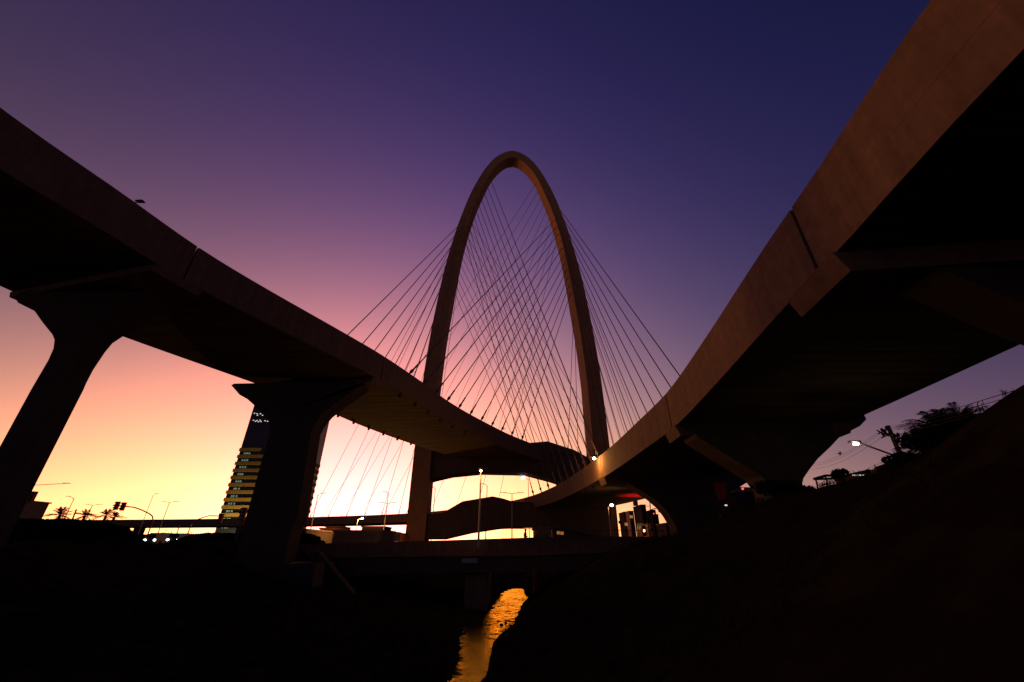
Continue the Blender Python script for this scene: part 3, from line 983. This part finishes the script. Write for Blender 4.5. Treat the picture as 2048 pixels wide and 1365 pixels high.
# lamp arm on that pole
sl = thing('street_lamp', 'lit lamp on a long arm reaching left from the right bank pole', 'street lamp', tuple(onY(1797, 914, Yp)), 'street lamps around the bridge')
MB().tube([onY(1800, 917, Yp - .2), onY(1794, 913.5, Yp - .3), onY(1724, 888, Yp - .8), onY(1716, 886, Yp - .9)], 0.045, 6).build('arm', 'galvanised', sl)
h = MB(); pa = onY(1720, 886.6, Yp - .9); head_mesh(h, pa, (-1, 0, 0.12), 0.5, 0.24); h.build('lamp_head', 'steel_dark', sl)
pg = onY(1712, 888.5, Yp - .9)
MB().ball(pg, 0.11, (1.4, 1, .55)).build('lamp_glass', 'lamp_warm', sl)
ld = bpy.data.lights.new('lamp_light', 'POINT'); ld.energy = 15; ld.color = (1, .8, .5); ld.shadow_soft_size = .2
lo = bpy.data.objects.new('lamp_light', ld); COL.objects.link(lo); lo.location = pg - Vector((0, .1, .35))

# ------------------------------------------------------------------ buildings
def banded_tower():
    Yt = 225.0
    a, c = onY(441.5, 1033, Yt), onY(506.5, 811, Yt)
    x0 = (a.x + c.x) / 2
    d_ = onY(611, 1033, Yt + 30)
    x1 = d_.x + 2.0
    H = 82.0
    root = thing('office_tower', 'tall tower with yellow floor bands rising behind the flared pier', 'tower', ((x0 + x1) / 2, Yt, 0))
    MB().box(((x0 + x1) / 2, Yt + 15, H / 2), (x1 - x0, 30, H)).build('core', 'glass_dark', root)
    nf = 21
    for i in range(nf):
        z = 4.2 + i * (H - 4) / nf
        if 1 < i < 13:
            xr_ = x1 if i < 11 else x0 + (x1 - x0) * (0.62 if i < 12 else 0.36)
            if i == 0:
                xr_ = x0 + 33 * .36
            MB().box(((x0 + xr_) / 2, Yt - 0.35, z), (xr_ - x0 + 0.6, 0.7, 1.7)).build('floor_band', 'ochre_panel', root)
            if i < 12:
                MB().box((x1 + .3, Yt + 15, z), (0.6, 29, 1.7)).build('floor_band', 'ochre_panel', root)
        for k in range(3):
            MB().box((x0 + 3.0 + k * 1.25 + random.uniform(-.2, .2), Yt - 0.02, z + 1.7), (0.8, 0.1, 0.9)).build('window', 'window_green' if i < 12 else 'glass_dark', root)
    for (u, v) in ((509, 827), (514, 828), (515, 831), (521, 828), (525, 831), (507, 841), (511, 843), (514, 841.5), (517, 844), (520, 841), (522, 843.5), (530, 842), (535, 843)):
        p = onY(u, v, Yt - .3)
        MB().box(p, (0.75, 0.1, 0.45)).build('window', 'window_white', root)
    # facade washers at the foot of the tower
    for k in range(2):
        l_ = bpy.data.lights.new('facade_washer', 'AREA')
        l_.energy = 3600
        l_.color = (1, .78, .35)
        l_.shape = 'RECTANGLE'
        l_.size = 16
        l_.size_y = 1.5
        lo_ = bpy.data.objects.new('facade_washer', l_)
        COL.objects.link(lo_)
        lo_.location = (x0 + 8 + 18 * k, Yt - 9, 3.0)
        lo_.rotation_euler = (R(180 - 38), 0, 0)
        lo_.rotation_euler = (R(142), 0, 0)
banded_tower()

def block(pix, Y, dep, label, name='building', matn='wall_paint', wins=(), winm='glass_dark', roofs=None):
    u0, v0, u1, v1 = pix
    a, c = onY(u0, v0, Y), onY(u1, v0, Y)
    x0, x1, zt_ = a.x, c.x, a.z
    if u1 < 1024:
        x1 = onY(u1, v0, Y + dep).x
    elif u0 > 1024:
        x0 = onY(u0, v0, Y + dep).x
    if x1 - x0 < 3:
        x1 = x0 + 3 if u0 > 1024 else x1
    root = thing(name, label, 'building', ((x0 + x1) / 2, Y, 0.2))
    MB().box(((x0 + x1) / 2, Y + dep / 2, (zt_ - 0.5) / 2), (x1 - x0, dep, zt_ + 0.5)).build('wall', matn, root)
    MB().box(((x0 + x1) / 2, Y + dep / 2, zt_ + 0.15), (x1 - x0 + .5, dep + .5, .3)).build('roof', 'roof_tile', root)
    nfl = max(1, int(zt_ / 3.1))
    ncol = max(1, int((x1 - x0) / 3.2))
    cnt = 0
    for i in range(nfl):
        for j in range(ncol):
            if cnt > 60:
                break
            cnt += 1
            MB().box((x0 + (j + .5) * (x1 - x0) / ncol, Y - 0.03, 1.8 + i * 3.1), (1.3, .1, 1.3)).build('window', 'glass_dark', root)
    for (u, v, mm) in wins:
        p = onY(u, v, Y - .12)
        MB().box(p, (Y * .007, .1, Y * .006)).build('window', mm, root)
    return root
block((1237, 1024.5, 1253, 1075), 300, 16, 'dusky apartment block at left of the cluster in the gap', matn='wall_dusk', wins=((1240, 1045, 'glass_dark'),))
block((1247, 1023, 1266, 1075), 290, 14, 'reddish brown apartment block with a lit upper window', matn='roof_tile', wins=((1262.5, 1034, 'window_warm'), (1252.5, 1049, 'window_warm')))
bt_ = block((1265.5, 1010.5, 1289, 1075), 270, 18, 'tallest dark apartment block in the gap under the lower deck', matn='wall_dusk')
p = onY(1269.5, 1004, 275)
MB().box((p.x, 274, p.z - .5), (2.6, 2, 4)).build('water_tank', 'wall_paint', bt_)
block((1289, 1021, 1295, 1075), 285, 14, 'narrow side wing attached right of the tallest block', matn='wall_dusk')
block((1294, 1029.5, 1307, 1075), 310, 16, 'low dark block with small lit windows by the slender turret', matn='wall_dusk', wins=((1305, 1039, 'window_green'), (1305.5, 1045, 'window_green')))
# slender rounded turret
tw = thing('turret', 'slender round topped turret with a red beacon in the gap', 'tower', tuple(onY(1309, 1075, 260)))
p0, p1 = onY(1305, 1030, 260), onY(1313.5, 1030, 260)
cxx, rr = (p0.x + p1.x) / 2, (p1.x - p0.x) / 2
MB().tube([(cxx, 263, 0), (cxx, 263, p0.z)], rr, 14).build('shaft', 'wall_dusk', tw)
MB().ball((cxx, 263, p0.z), rr, (1, 1, 1.2), 14, 8).build('dome', 'wall_dusk', tw)
MB().ball((cxx - .3, 260.5, p0.z + rr * .5), 0.25).build('beacon', 'light_red', tw)
block((1312, 1047.5, 1345, 1075), 180, 12, 'long low plain building at right edge of the gap', matn='wall_dusk')
# orange lit boundary wall with bars
p0, p1 = onY(1276, 1055, 85), onY(1304, 1050, 85)
ow = thing('boundary_wall', 'orange lit wall with a dark bar fence behind the red signal', 'wall', (p0.x, 85, 0.3))
MB().prism([onY(1274, 1056, 85), onY(1290, 1051, 85), onY(1304, 1047, 85), onY(1306, 1078, 85), onY(1275, 1078, 85)], (0, .3, 0)).build('wall', 'brick_and_lit_orange', ow)
for i in range(9):
    MB().box(onY(1276 + i * 3.4, 1062, 84.6), (0.12, .12, 2.6)).build('bar', 'steel_dark', ow)
MB().box(onY(1290, 1055.5, 84.6), (3.2, .1, .15)).build('rail', 'steel_dark', ow)
l_ = bpy.data.lights.new('wall_light', 'POINT'); l_.energy = 260; l_.color = (1, .5, .15); l_.shadow_soft_size = .3
lo_ = bpy.data.objects.new('wall_light', l_); COL.objects.link(lo_); lo_.location = onY(1290, 1052, 82.5)

block((1430, 985, 1518, 1100), 62, 6, 'dark low building seen between the two right viaduct piers', matn='wall_dusk')
# buildings under the low viaduct
w1 = block((600, 1061, 668, 1090), 90, 14, 'long pale shed with fence panels left of the arch leg', matn='pier_concrete', name='warehouse')
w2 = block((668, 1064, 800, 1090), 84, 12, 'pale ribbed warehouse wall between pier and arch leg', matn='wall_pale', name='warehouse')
m = MB()
x0, x1 = onY(668, 1070, 83.9).x, onY(790, 1070, 83.9).x
for i in range(70):
    m.box((x0 + (x1 - x0) * i / 69, 83.85, 1.3), (0.09, .1, 3.4))
m.build('cladding', 'wall_pale', w2)
block((640, 1058.5, 700, 1066), 110, 10, 'dark flat roof strip peeking above the pale sheds', matn='roof_tile')
block((724, 1055, 783, 1070), 115, 8, 'dark low building between two bright gaps under the far deck', matn='wall_dusk')
block((652, 1055, 701, 1070), 118, 8, 'dark low building left of the twin bright gaps under the far deck', matn='wall_dusk')
kiosk = block((798, 1068.5, 812, 1090), 80, 8, 'small building with an orange lit end wall at the arch leg', matn='brick_and_lit_orange')
l_ = bpy.data.lights.new('wall_light', 'POINT'); l_.energy = 420; l_.color = (1, .4, .12); l_.shadow_soft_size = .3
lo_ = bpy.data.objects.new('wall_light', l_); COL.objects.link(lo_); lo_.location = onY(806, 1072, 77)
block((1066, 1058, 1096, 1082), 82, 8, 'low building with an orange door right of the walking person', wins=((1070, 1066, 'brick_and_lit_orange'),))
block((1098, 1059, 1190, 1082), 96, 8, 'long low dark building beneath the lower cross beam', wins=((1117, 1066, 'window_warm'), (1124, 1067, 'window_warm')))
block((14, 1003.5, 101, 1050), 95, 5, 'boxy dark building with a flat roof at the far left', matn='wall_paint')

# pergola-like gate frame, house and sloping roof on the right bank
Yg = 30.0
pf = thing('gate_frame', 'open dark timber gate frame standing on the right bank crest', 'gate', tuple(onY(1650, 985, Yg)))
def bar(a, b_, Y0, Y1, r_, name, par, mm='steel_dark'):
    MB().tube([onY(*a, Y0), onY(*b_, Y1)], r_, 4).build(name, mm, par)
bar((1627.5, 958.5), (1652, 951.5), Yg, Yg + .1, 0.085, 'beam', pf)
bar((1627.5, 959), (1668, 957.5), Yg - .1, Yg + .3, 0.075, 'beam', pf)
bar((1652, 951.5), (1675, 952), Yg, Yg + .6, 0.085, 'beam', pf)
bar((1631.5, 959), (1636.5, 980), Yg, Yg, 0.06, 'post', pf)
bar((1650.5, 951), (1657.5, 978), Yg, Yg, 0.06, 'post', pf)
bar((1669, 957), (1673, 966), Yg + .3, Yg + .3, 0.06, 'post', pf)
bar((1640, 973), (1660, 966), Yg, Yg, 0.03, 'rail', pf)
hs = thing('house', 'low dark house with a row of small lit windows on the right bank', 'house', tuple(onY(1715, 965, 30)))
MB().prism([Vector((onY(u, v, 34).x if u < 1680 else onY(u, v, 30).x, 30, onY(u, v, 30).z)) for u, v in ((1668, 990), (1668, 943), (1676, 941), (1728, 941), (1746, 943), (1752, 949), (1754, 990))], (0, 4, 0)).build('wall', 'concrete_dark', hs)
for u in (1707, 1713.5, 1719.5, 1725):
    MB().box(onY(u, 950.8, 29.9), (0.13, .08, .07)).build('window', 'window_white', hs)
rf = thing('garden_wall', 'rendered wall with sloping tiled coping left of the palm', 'wall', tuple(onY(1790, 930, 19)))
MB().prism([onY(u, v, 19) for u, v in ((1753, 952), (1752, 939), (1806, 921), (1850, 906), (1900, 900), (1900, 965), (1753, 965))], (0, .35, 0)).build('wall', 'concrete_dark', rf)
MB().tube([onY(1750.5, 938, 18.95), onY(1806, 919.5, 18.95), onY(1852, 904, 18.95)], 0.075, 5).build('coping', 'roof_tile', rf)

# red banner and small lights under the right viaduct
rbn = thing('banner', 'dark red banner hanging beside the pier under the right viaduct', 'banner', tuple(onY(1443, 1000, 44)))
MB().prism([onY(u, v, 44) for u, v in ((1427, 967), (1432, 965), (1452, 966), (1452, 998), (1438, 1000), (1433, 985))], (0, .08, 0)).build('cloth', 'banner_red', rbn)
MB().tube([onY(1453, 964, 44.05), onY(1454, 1020, 44.05)], .05, 6).build('pole', 'steel_dark', rbn)
MB().ball(onY(1485.5, 978, 52), 0.12).build('x', 'light_red')
o = bpy.data.objects['x']; o.name = 'marker_light'; tag(o, 'tiny red marker light under the right viaduct', 'light')
o = MB().ball(onY(1452, 1011, 43), 0.10, (1.6, 1, .8)).build('marker_light', 'window_white'); tag(o, 'tiny white light low beside the right viaduct pier', 'light')

# ------------------------------------------------------------------ vegetation
def fronds(root, c, n, L, droop=1.0, leaf=0.5, ngr=16, lw=0.03):
    c = Vector(c)
    for i in range(n):
        a = 2 * math.pi * (i * 0.618)
        el = random.uniform(-0.25, 1.45)
        ln = L * random.uniform(.75, 1.1)
        d = Vector((math.cos(a) * math.cos(el), math.sin(a) * math.cos(el), math.sin(el)))
        pts_ = []
        for k in range(9):
            s_ = k / 8
            p = c + d * ln * s_ - Vector((0, 0, droop * ln * 0.42 * s_ * s_))
            pts_.append(p)
        m = MB()
        m.tube(pts_, 0.022 * L / 2, 4, 0.006, cap=False)
        side = Vector((-d.y, d.x, 0))
        if side.length < .1:
            side = Vector((1, 0, 0))
        side.normalize()
        for k in range(ngr):
            s_ = 0.15 + 0.85 * k / ngr
            q_ = s_ * 8
            i0 = min(7, int(q_))
            p = pts_[i0].lerp(pts_[i0 + 1], q_ - i0)
            tdir = (pts_[i0 + 1] - pts_[i0]).normalized()
            for sg_ in (-1, 1):
                lf = leaf * math.sin(math.pi * (0.15 + 0.8 * s_)) * random.uniform(.8, 1.15)
                tip = p + (side * sg_ * .8 + tdir * .55 + Vector((0, 0, -.25 - .3 * random.random()))) * lf
                wv_ = tdir * lw
                m.add([p - wv_, p + wv_, tip], [(0, 1, 2)])
        m.build('frond', 'leaf', root)

def palm(u, v, Y, L, n, label, base, leaf=.5, ngr=16, r=.18, lw=.03, droop=1.0):
    c = onY(u, v, Y)
    root = thing('palm_tree', label, 'palm tree', (c.x, Y, base), 'palm trees')
    MB().tube([(c.x, Y, base - .4), (c.x + .05, Y, (c.z + base) / 2), (c.x, Y, c.z)], r * 1.2, 8, r * .85).build('trunk', 'bark', root)
    fronds(root, c, n, L, droop, leaf, ngr, lw)
    return root
palm(1886, 862, 20, 2.3, 90, 'large bushy palm with drooping feathery fronds above the right bank', 2.0, leaf=.42, ngr=26, lw=.014, droop=1.3)
palm(1842, 900, 17.5, 1.2, 46, 'smaller palm with ragged fronds beside the utility pole', 2.0, leaf=.28, ngr=20, r=.12, lw=.01)
palm(1925, 848, 17, 1.5, 56, 'palm crown half hidden behind the right bank crest', 2.5, leaf=.3, ngr=22, r=.14, lw=.012)
palm(120, 1031, 60, 1.9, 22, 'spiky low palm right of the boxy far building', 0.3, leaf=.5, ngr=12, lw=.05)
palm(170, 1032, 62, 1.7, 20, 'small drooping palm right of the short utility pole', 0.3, leaf=.4, ngr=12, lw=.05)
palm(212, 1031, 64, 1.8, 20, 'small palm below the paired traffic signals', 0.3, leaf=.4, ngr=12, lw=.05)
palm(229, 1034, 64, 1.2, 16, 'smallest palm touching the right side of its neighbour', 0.3, leaf=.3, ngr=12, lw=.05)

def shrub(u, v, Y, rx, rz, label, n=900, leaf=.12):
    c = onY(u, v, Y)
    root = thing('shrub', label, 'shrub', (c.x, Y, c.z - rz), 'dark shrubs on the banks')
    m = MB()
    lumps = [(Vector((random.uniform(-.6, .6) * rx, random.uniform(-.5, .5) * rx * .6, random.uniform(-.3, .5) * rz)), random.uniform(.35, .6)) for _ in range(9)]
    lumps.append((Vector((0, 0, -.2 * rz)), .75))
    for i in range(n):
        o_, s_ = random.choice(lumps)
        d = Vector((random.gauss(0, 1), random.gauss(0, 1), random.gauss(0, 1))).normalized() * (random.random() ** .4)
        p = c + o_ + Vector((d.x * rx * s_, d.y * rx * s_ * .7, d.z * rz * s_))
        a = Vector((random.gauss(0, 1), random.gauss(0, 1), random.gauss(0, 1))).normalized() * leaf
        b_ = a.cross(Vector((random.gauss(0, 1), random.gauss(0, 1), random.gauss(0, 1)))).normalized() * leaf * .6
        m.add([p - a, p + b_, p + a, p - b_], [(0, 1, 2, 3)])
    m.build('foliage', 'leaf', root)
    m = MB()
    for k in range(5):
        m.tube([c + Vector((0, 0, -rz * 1.1)), c + Vector((random.uniform(-.5, .5) * rx, random.uniform(-.3, .3) * rx, random.uniform(-.1, .5) * rz))], .03, 5, .012)
    m.build('stem', 'bark', root)
shrub(1568, 978, 22, 1.6, .5, 'broad dark shrub on the bank crest in front of the right pier', 1800, .08)
shrub(1612, 984, 22, .9, .3, 'low shrub sloping down beside the gate frame', 800)
shrub(1680, 950, 27, .55, .4, 'rounded bush against the left end of the dark house', 800, .09)
shrub(1746, 950, 25, .5, .32, 'small bush between the house and the garden wall', 600, .09)
shrub(1662, 984, 27, .8, .3, 'low bush under the gate frame', 700, .09)
shrub(1900, 880, 17, 1.9, .9, 'dense dark undergrowth beneath the large palm', 2600)
shrub(1960, 850, 14, 1.0, .5, 'dark scrub on the crest right of the palms', 1200)
shrub(1845, 925, 16, 1.2, .45, 'dark scrub below the smaller palm', 1200)
# hedge line and mounds at left
hd_ = MB()
for i in range(5200):
    u_ = random.uniform(-60, 300)
    top = np.interp(u_, [-60, 100, 130, 175, 200, 255, 275, 300], [1040, 1041, 1040, 1043, 1045, 1057, 1080, 1092])
    v_ = top + random.random() ** 1.4 * 40
    p = onY(u_, v_, 52 + random.uniform(-1, 1))
    if p.z < 0.2:
        continue
    a = Vector((random.gauss(0, 1), random.gauss(0, 1), random.gauss(0, 1))).normalized() * .28
    b_ = a.cross(Vector((random.gauss(0, 1), random.gauss(0, 1), random.gauss(0, 1)))).normalized() * .2
    hd_.add([p - a, p + b_, p + a, p - b_], [(0, 1, 2, 3)])
hd_.prism([onY(-60, 1100, 53), onY(-60, 1046, 53), onY(130, 1047, 53), onY(200, 1051, 53), onY(250, 1064, 53), onY(272, 1084, 53), onY(290, 1100, 53)], (0, 1.5, 0))
o = hd_.build('hedge', 'leaf')
tag(o, 'long dark hedge mass at the foot of the far left palms', 'hedge', kind='stuff')
md = MB()
for i in range(3500):
    u_ = random.uniform(340, 640)
    top = np.interp(u_, [340, 362, 385, 420, 480, 600, 618, 640], [1085, 1078, 1070, 1067, 1069, 1066, 1069, 1076])
    v_ = top + random.random() ** 1.3 * 22
    p = onY(u_, v_, 56 + random.uniform(-1, 1))
    if p.z < 0.1:
        continue
    a = Vector((random.gauss(0, 1), random.gauss(0, 1), random.gauss(0, 1))).normalized() * .22
    b_ = a.cross(Vector((random.gauss(0, 1), random.gauss(0, 1), random.gauss(0, 1)))).normalized() * .16
    md.add([p - a, p + b_, p + a, p - b_], [(0, 1, 2, 3)])
md.prism([onY(352, 1102, 57), onY(362, 1088, 57), onY(385, 1075, 57), onY(420, 1073, 57), onY(600, 1072, 57), onY(640, 1082, 57), onY(650, 1102, 57)], (0, 1.5, 0))
o = md.build('hedge', 'leaf')
tag(o, 'low dark bushes either side of the flared pier foot', 'hedge', kind='stuff')

# ------------------------------------------------------------------ person on the bridge
def person():
    Yp = 50.0
    hd = onY(1050.5, 1061, Yp)
    zf = hd.z + .12 - 1.72
    x, y = hd.x, Yp
    root = thing('person', 'person in dark red clothes walking across the river bridge', 'person', (x, y, zf))
    J = [((x, y, zf + .95), .15), ((x - .01, y, zf + 1.15), .135), ((x - .03, y, zf + 1.36), .15), ((x + .02, y, zf + 1.46), .07), ((x + .03, y, zf + 1.53), .06),
         ((x + .05, y, zf + 1.62), .105), ((x + .04, y, zf + 1.70), .07),
         ((x - .02, y - .19, zf + 1.38), .06), ((x - .12, y - .22, zf + 1.12), .045), ((x + .02, y - .2, zf + .90), .035), ((x + .06, y - .2, zf + .80), .035),
         ((x - .02, y + .19, zf + 1.38), .06), ((x + .04, y + .22, zf + 1.12), .045), ((x + .2, y + .2, zf + .95), .035), ((x + .26, y + .2, zf + .88), .035),
         ((x + .02, y - .09, zf + .88), .10), ((x + .16, y - .1, zf + .48), .065), ((x + .22, y - .1, zf + .08), .045), ((x + .36, y - .1, zf + .04), .04),
         ((x - .02, y + .09, zf + .88), .10), ((x - .1, y + .1, zf + .48), .065), ((x - .3, y + .1, zf + .14), .045), ((x - .22, y + .1, zf + .04), .04)]
    E = [(0, 1), (1, 2), (2, 3), (3, 4), (4, 5), (5, 6), (2, 7), (7, 8), (8, 9), (9, 10), (2, 11), (11, 12), (12, 13), (13, 14), (0, 15), (15, 16), (16, 17), (17, 18), (0, 19), (19, 20), (20, 21), (21, 22)]
    me = bpy.data.meshes.new('body')
    me.from_pydata([j[0] for j in J], E, [])
    me.materials.append(MATS['cloth_dark'])
    o = bpy.data.objects.new('body', me)
    COL.objects.link(o)
    mo = o.modifiers.new('skin', 'SKIN')
    for i, (p, r_) in enumerate(J):
        me.skin_vertices[0].data[i].radius = (r_ * 1.5, r_ * 1.5)
    me.skin_vertices[0].data[0].use_root = True
    o.modifiers.new('sub', 'SUBSURF').render_levels = 1
    o.parent = root
    bpy.context.view_layer.update()
    o.matrix_parent_inverse = root.matrix_world.inverted()
    MB().ball((x + .035, y, zf + 1.68), .115, (1, .95, .9), 12, 8).build('hair', 'rubber', root, True)
person()

# ------------------------------------------------------------------ traffic under the low viaduct
def car(u, v, Y, label, L=4.2, H=1.45, front=True, red=False):
    c = onY(u, v, Y)
    c.z = .3
    root = thing('parked_car' if False else 'car', label, 'car', tuple(c), 'cars on the road under the low viaduct')
    w = 1.75
    prof = [(-w / 2, .25), (-w / 2, .8), (-w * .42, .95), (-w * .34, H), (w * .34, H), (w * .42, .95), (w / 2, .8), (w / 2, .25)]
    MB().prism([(c.x + a, c.y, c.z + b_) for a, b_ in prof], (0, L, 0)).build('body', 'car_paint', root)
    MB().prism([(c.x + a, c.y - .01, c.z + b_) for a, b_ in ((-w * .38, .98), (-w * .31, H - .08), (w * .31, H - .08), (w * .38, .98))], (0, .03, 0)).build('windscreen', 'glass_dark', root)
    for sx in (-1, 1):
        MB().ball((c.x + sx * .65, c.y - .03, c.z + .68), .14 if not red else .12, (1.3, .4, .8)).build('headlight' if not red else 'tail_light', 'lamp_white' if not red else 'light_red', root)
        for dy in (.8, L - .8):
            MB().tube([(c.x + sx * (w / 2 - .2), c.y + dy, c.z + .3), (c.x + sx * (w / 2 + .01), c.y + dy, c.z + .3)], .3, 12).build('wheel', 'rubber', root)
    return root
road = MB().add([(-140, 58, .42), (-30, 62, .42), (-30, 74, .42), (-140, 70, .42)], [(0, 1, 2, 3)]).build('road', 'asphalt')
struct(road); road['label'] = 'street passing under the far left end of the low viaduct'
car(291, 1072, 64, 'car with white headlights nearest the red stop light')
car(301, 1077, 60, 'dark car with headlights in front of the lit bus')
car(345, 1081, 58, 'car with headlights right of the lit bus')
car(278, 1079, 62, 'car showing a red tail light at the left of the queue', red=True)
c = onY(313, 1079, 63)
bus = thing('bus', 'bus with a glowing amber destination panel under the low viaduct', 'bus', (c.x, 63, .3))
MB().box((c.x, 68, 1.0), (2.5, 10, 1.5)).build('body', 'car_paint', bus)
MB().box((c.x, 68, 1.85), (2.4, 10, .2)).build('roof', 'car_paint', bus)
p = onY(312, 1079.5, 62.9)
for k in range(5):
    MB().box((p.x - .62 + k * .31, 62.9, p.z + .35), (.24, .06, .3)).build('panel_light', 'light_amber', bus)
for sx in (-1, 1):
    MB().tube([(c.x + sx * 1.1, 64.5, .55), (c.x + sx * 1.3, 64.5, .55)], .45, 12).build('wheel', 'rubber', bus)
# loose bare trees standing before the bright gap
def bare_tree(u, v, Y, h, label):
    c = onY(u, v, Y)
    root = thing('tree', label, 'tree', (c.x, Y, .3), 'small trees before the bright gap')
    m = MB()
    MB().tube([(c.x, Y, 0), (c.x + .1, Y, h * .5)], .09, 6, .06).build('trunk', 'bark', root)
    for k in range(16):
        a = random.uniform(0, 6.28)
        p0 = Vector((c.x + .1, Y, h * random.uniform(.25, .5)))
        p1 = p0 + Vector((math.cos(a) * h * .3, math.sin(a) * h * .2, h * random.uniform(.15, .45)))
        m.tube([p0, p1], .03, 4, .01)
        for j in range(14):
            q_ = p1 + Vector((random.gauss(0, .25), random.gauss(0, .25), random.gauss(0, .25)))
            s_ = .16
            m.add([q_, q_ + Vector((s_, 0, .05)), q_ + Vector((s_ * .5, 0, s_))], [(0, 1, 2)])
    m.build('crown', 'leaf', root)
bare_tree(332, 1070, 80, 3.0, 'small thin tree left of the leaning post in the bright gap')
bare_tree(372, 1070, 84, 2.8, 'small bushy tree at the right end of the bright gap')
pl = MB().tube([onY(351, 1078, 66), onY(359, 1051, 66)], .07, 5).build('post', 'galvanised'); tag(pl, 'pale leaning post crossing the low viaduct edge', 'post')
# piers that carry the distant part of the low viaduct
for u in (255, 460, 660):
    for l in [l_nearest(B, u, 0)]:
        x, y = B.at(l, B.width(l) / 2)
        MB().box((x, y, 3.6), (2.2, 3.2, 7.6)).build('pier', 'concrete_dark', vB)

print('cables', ncab)
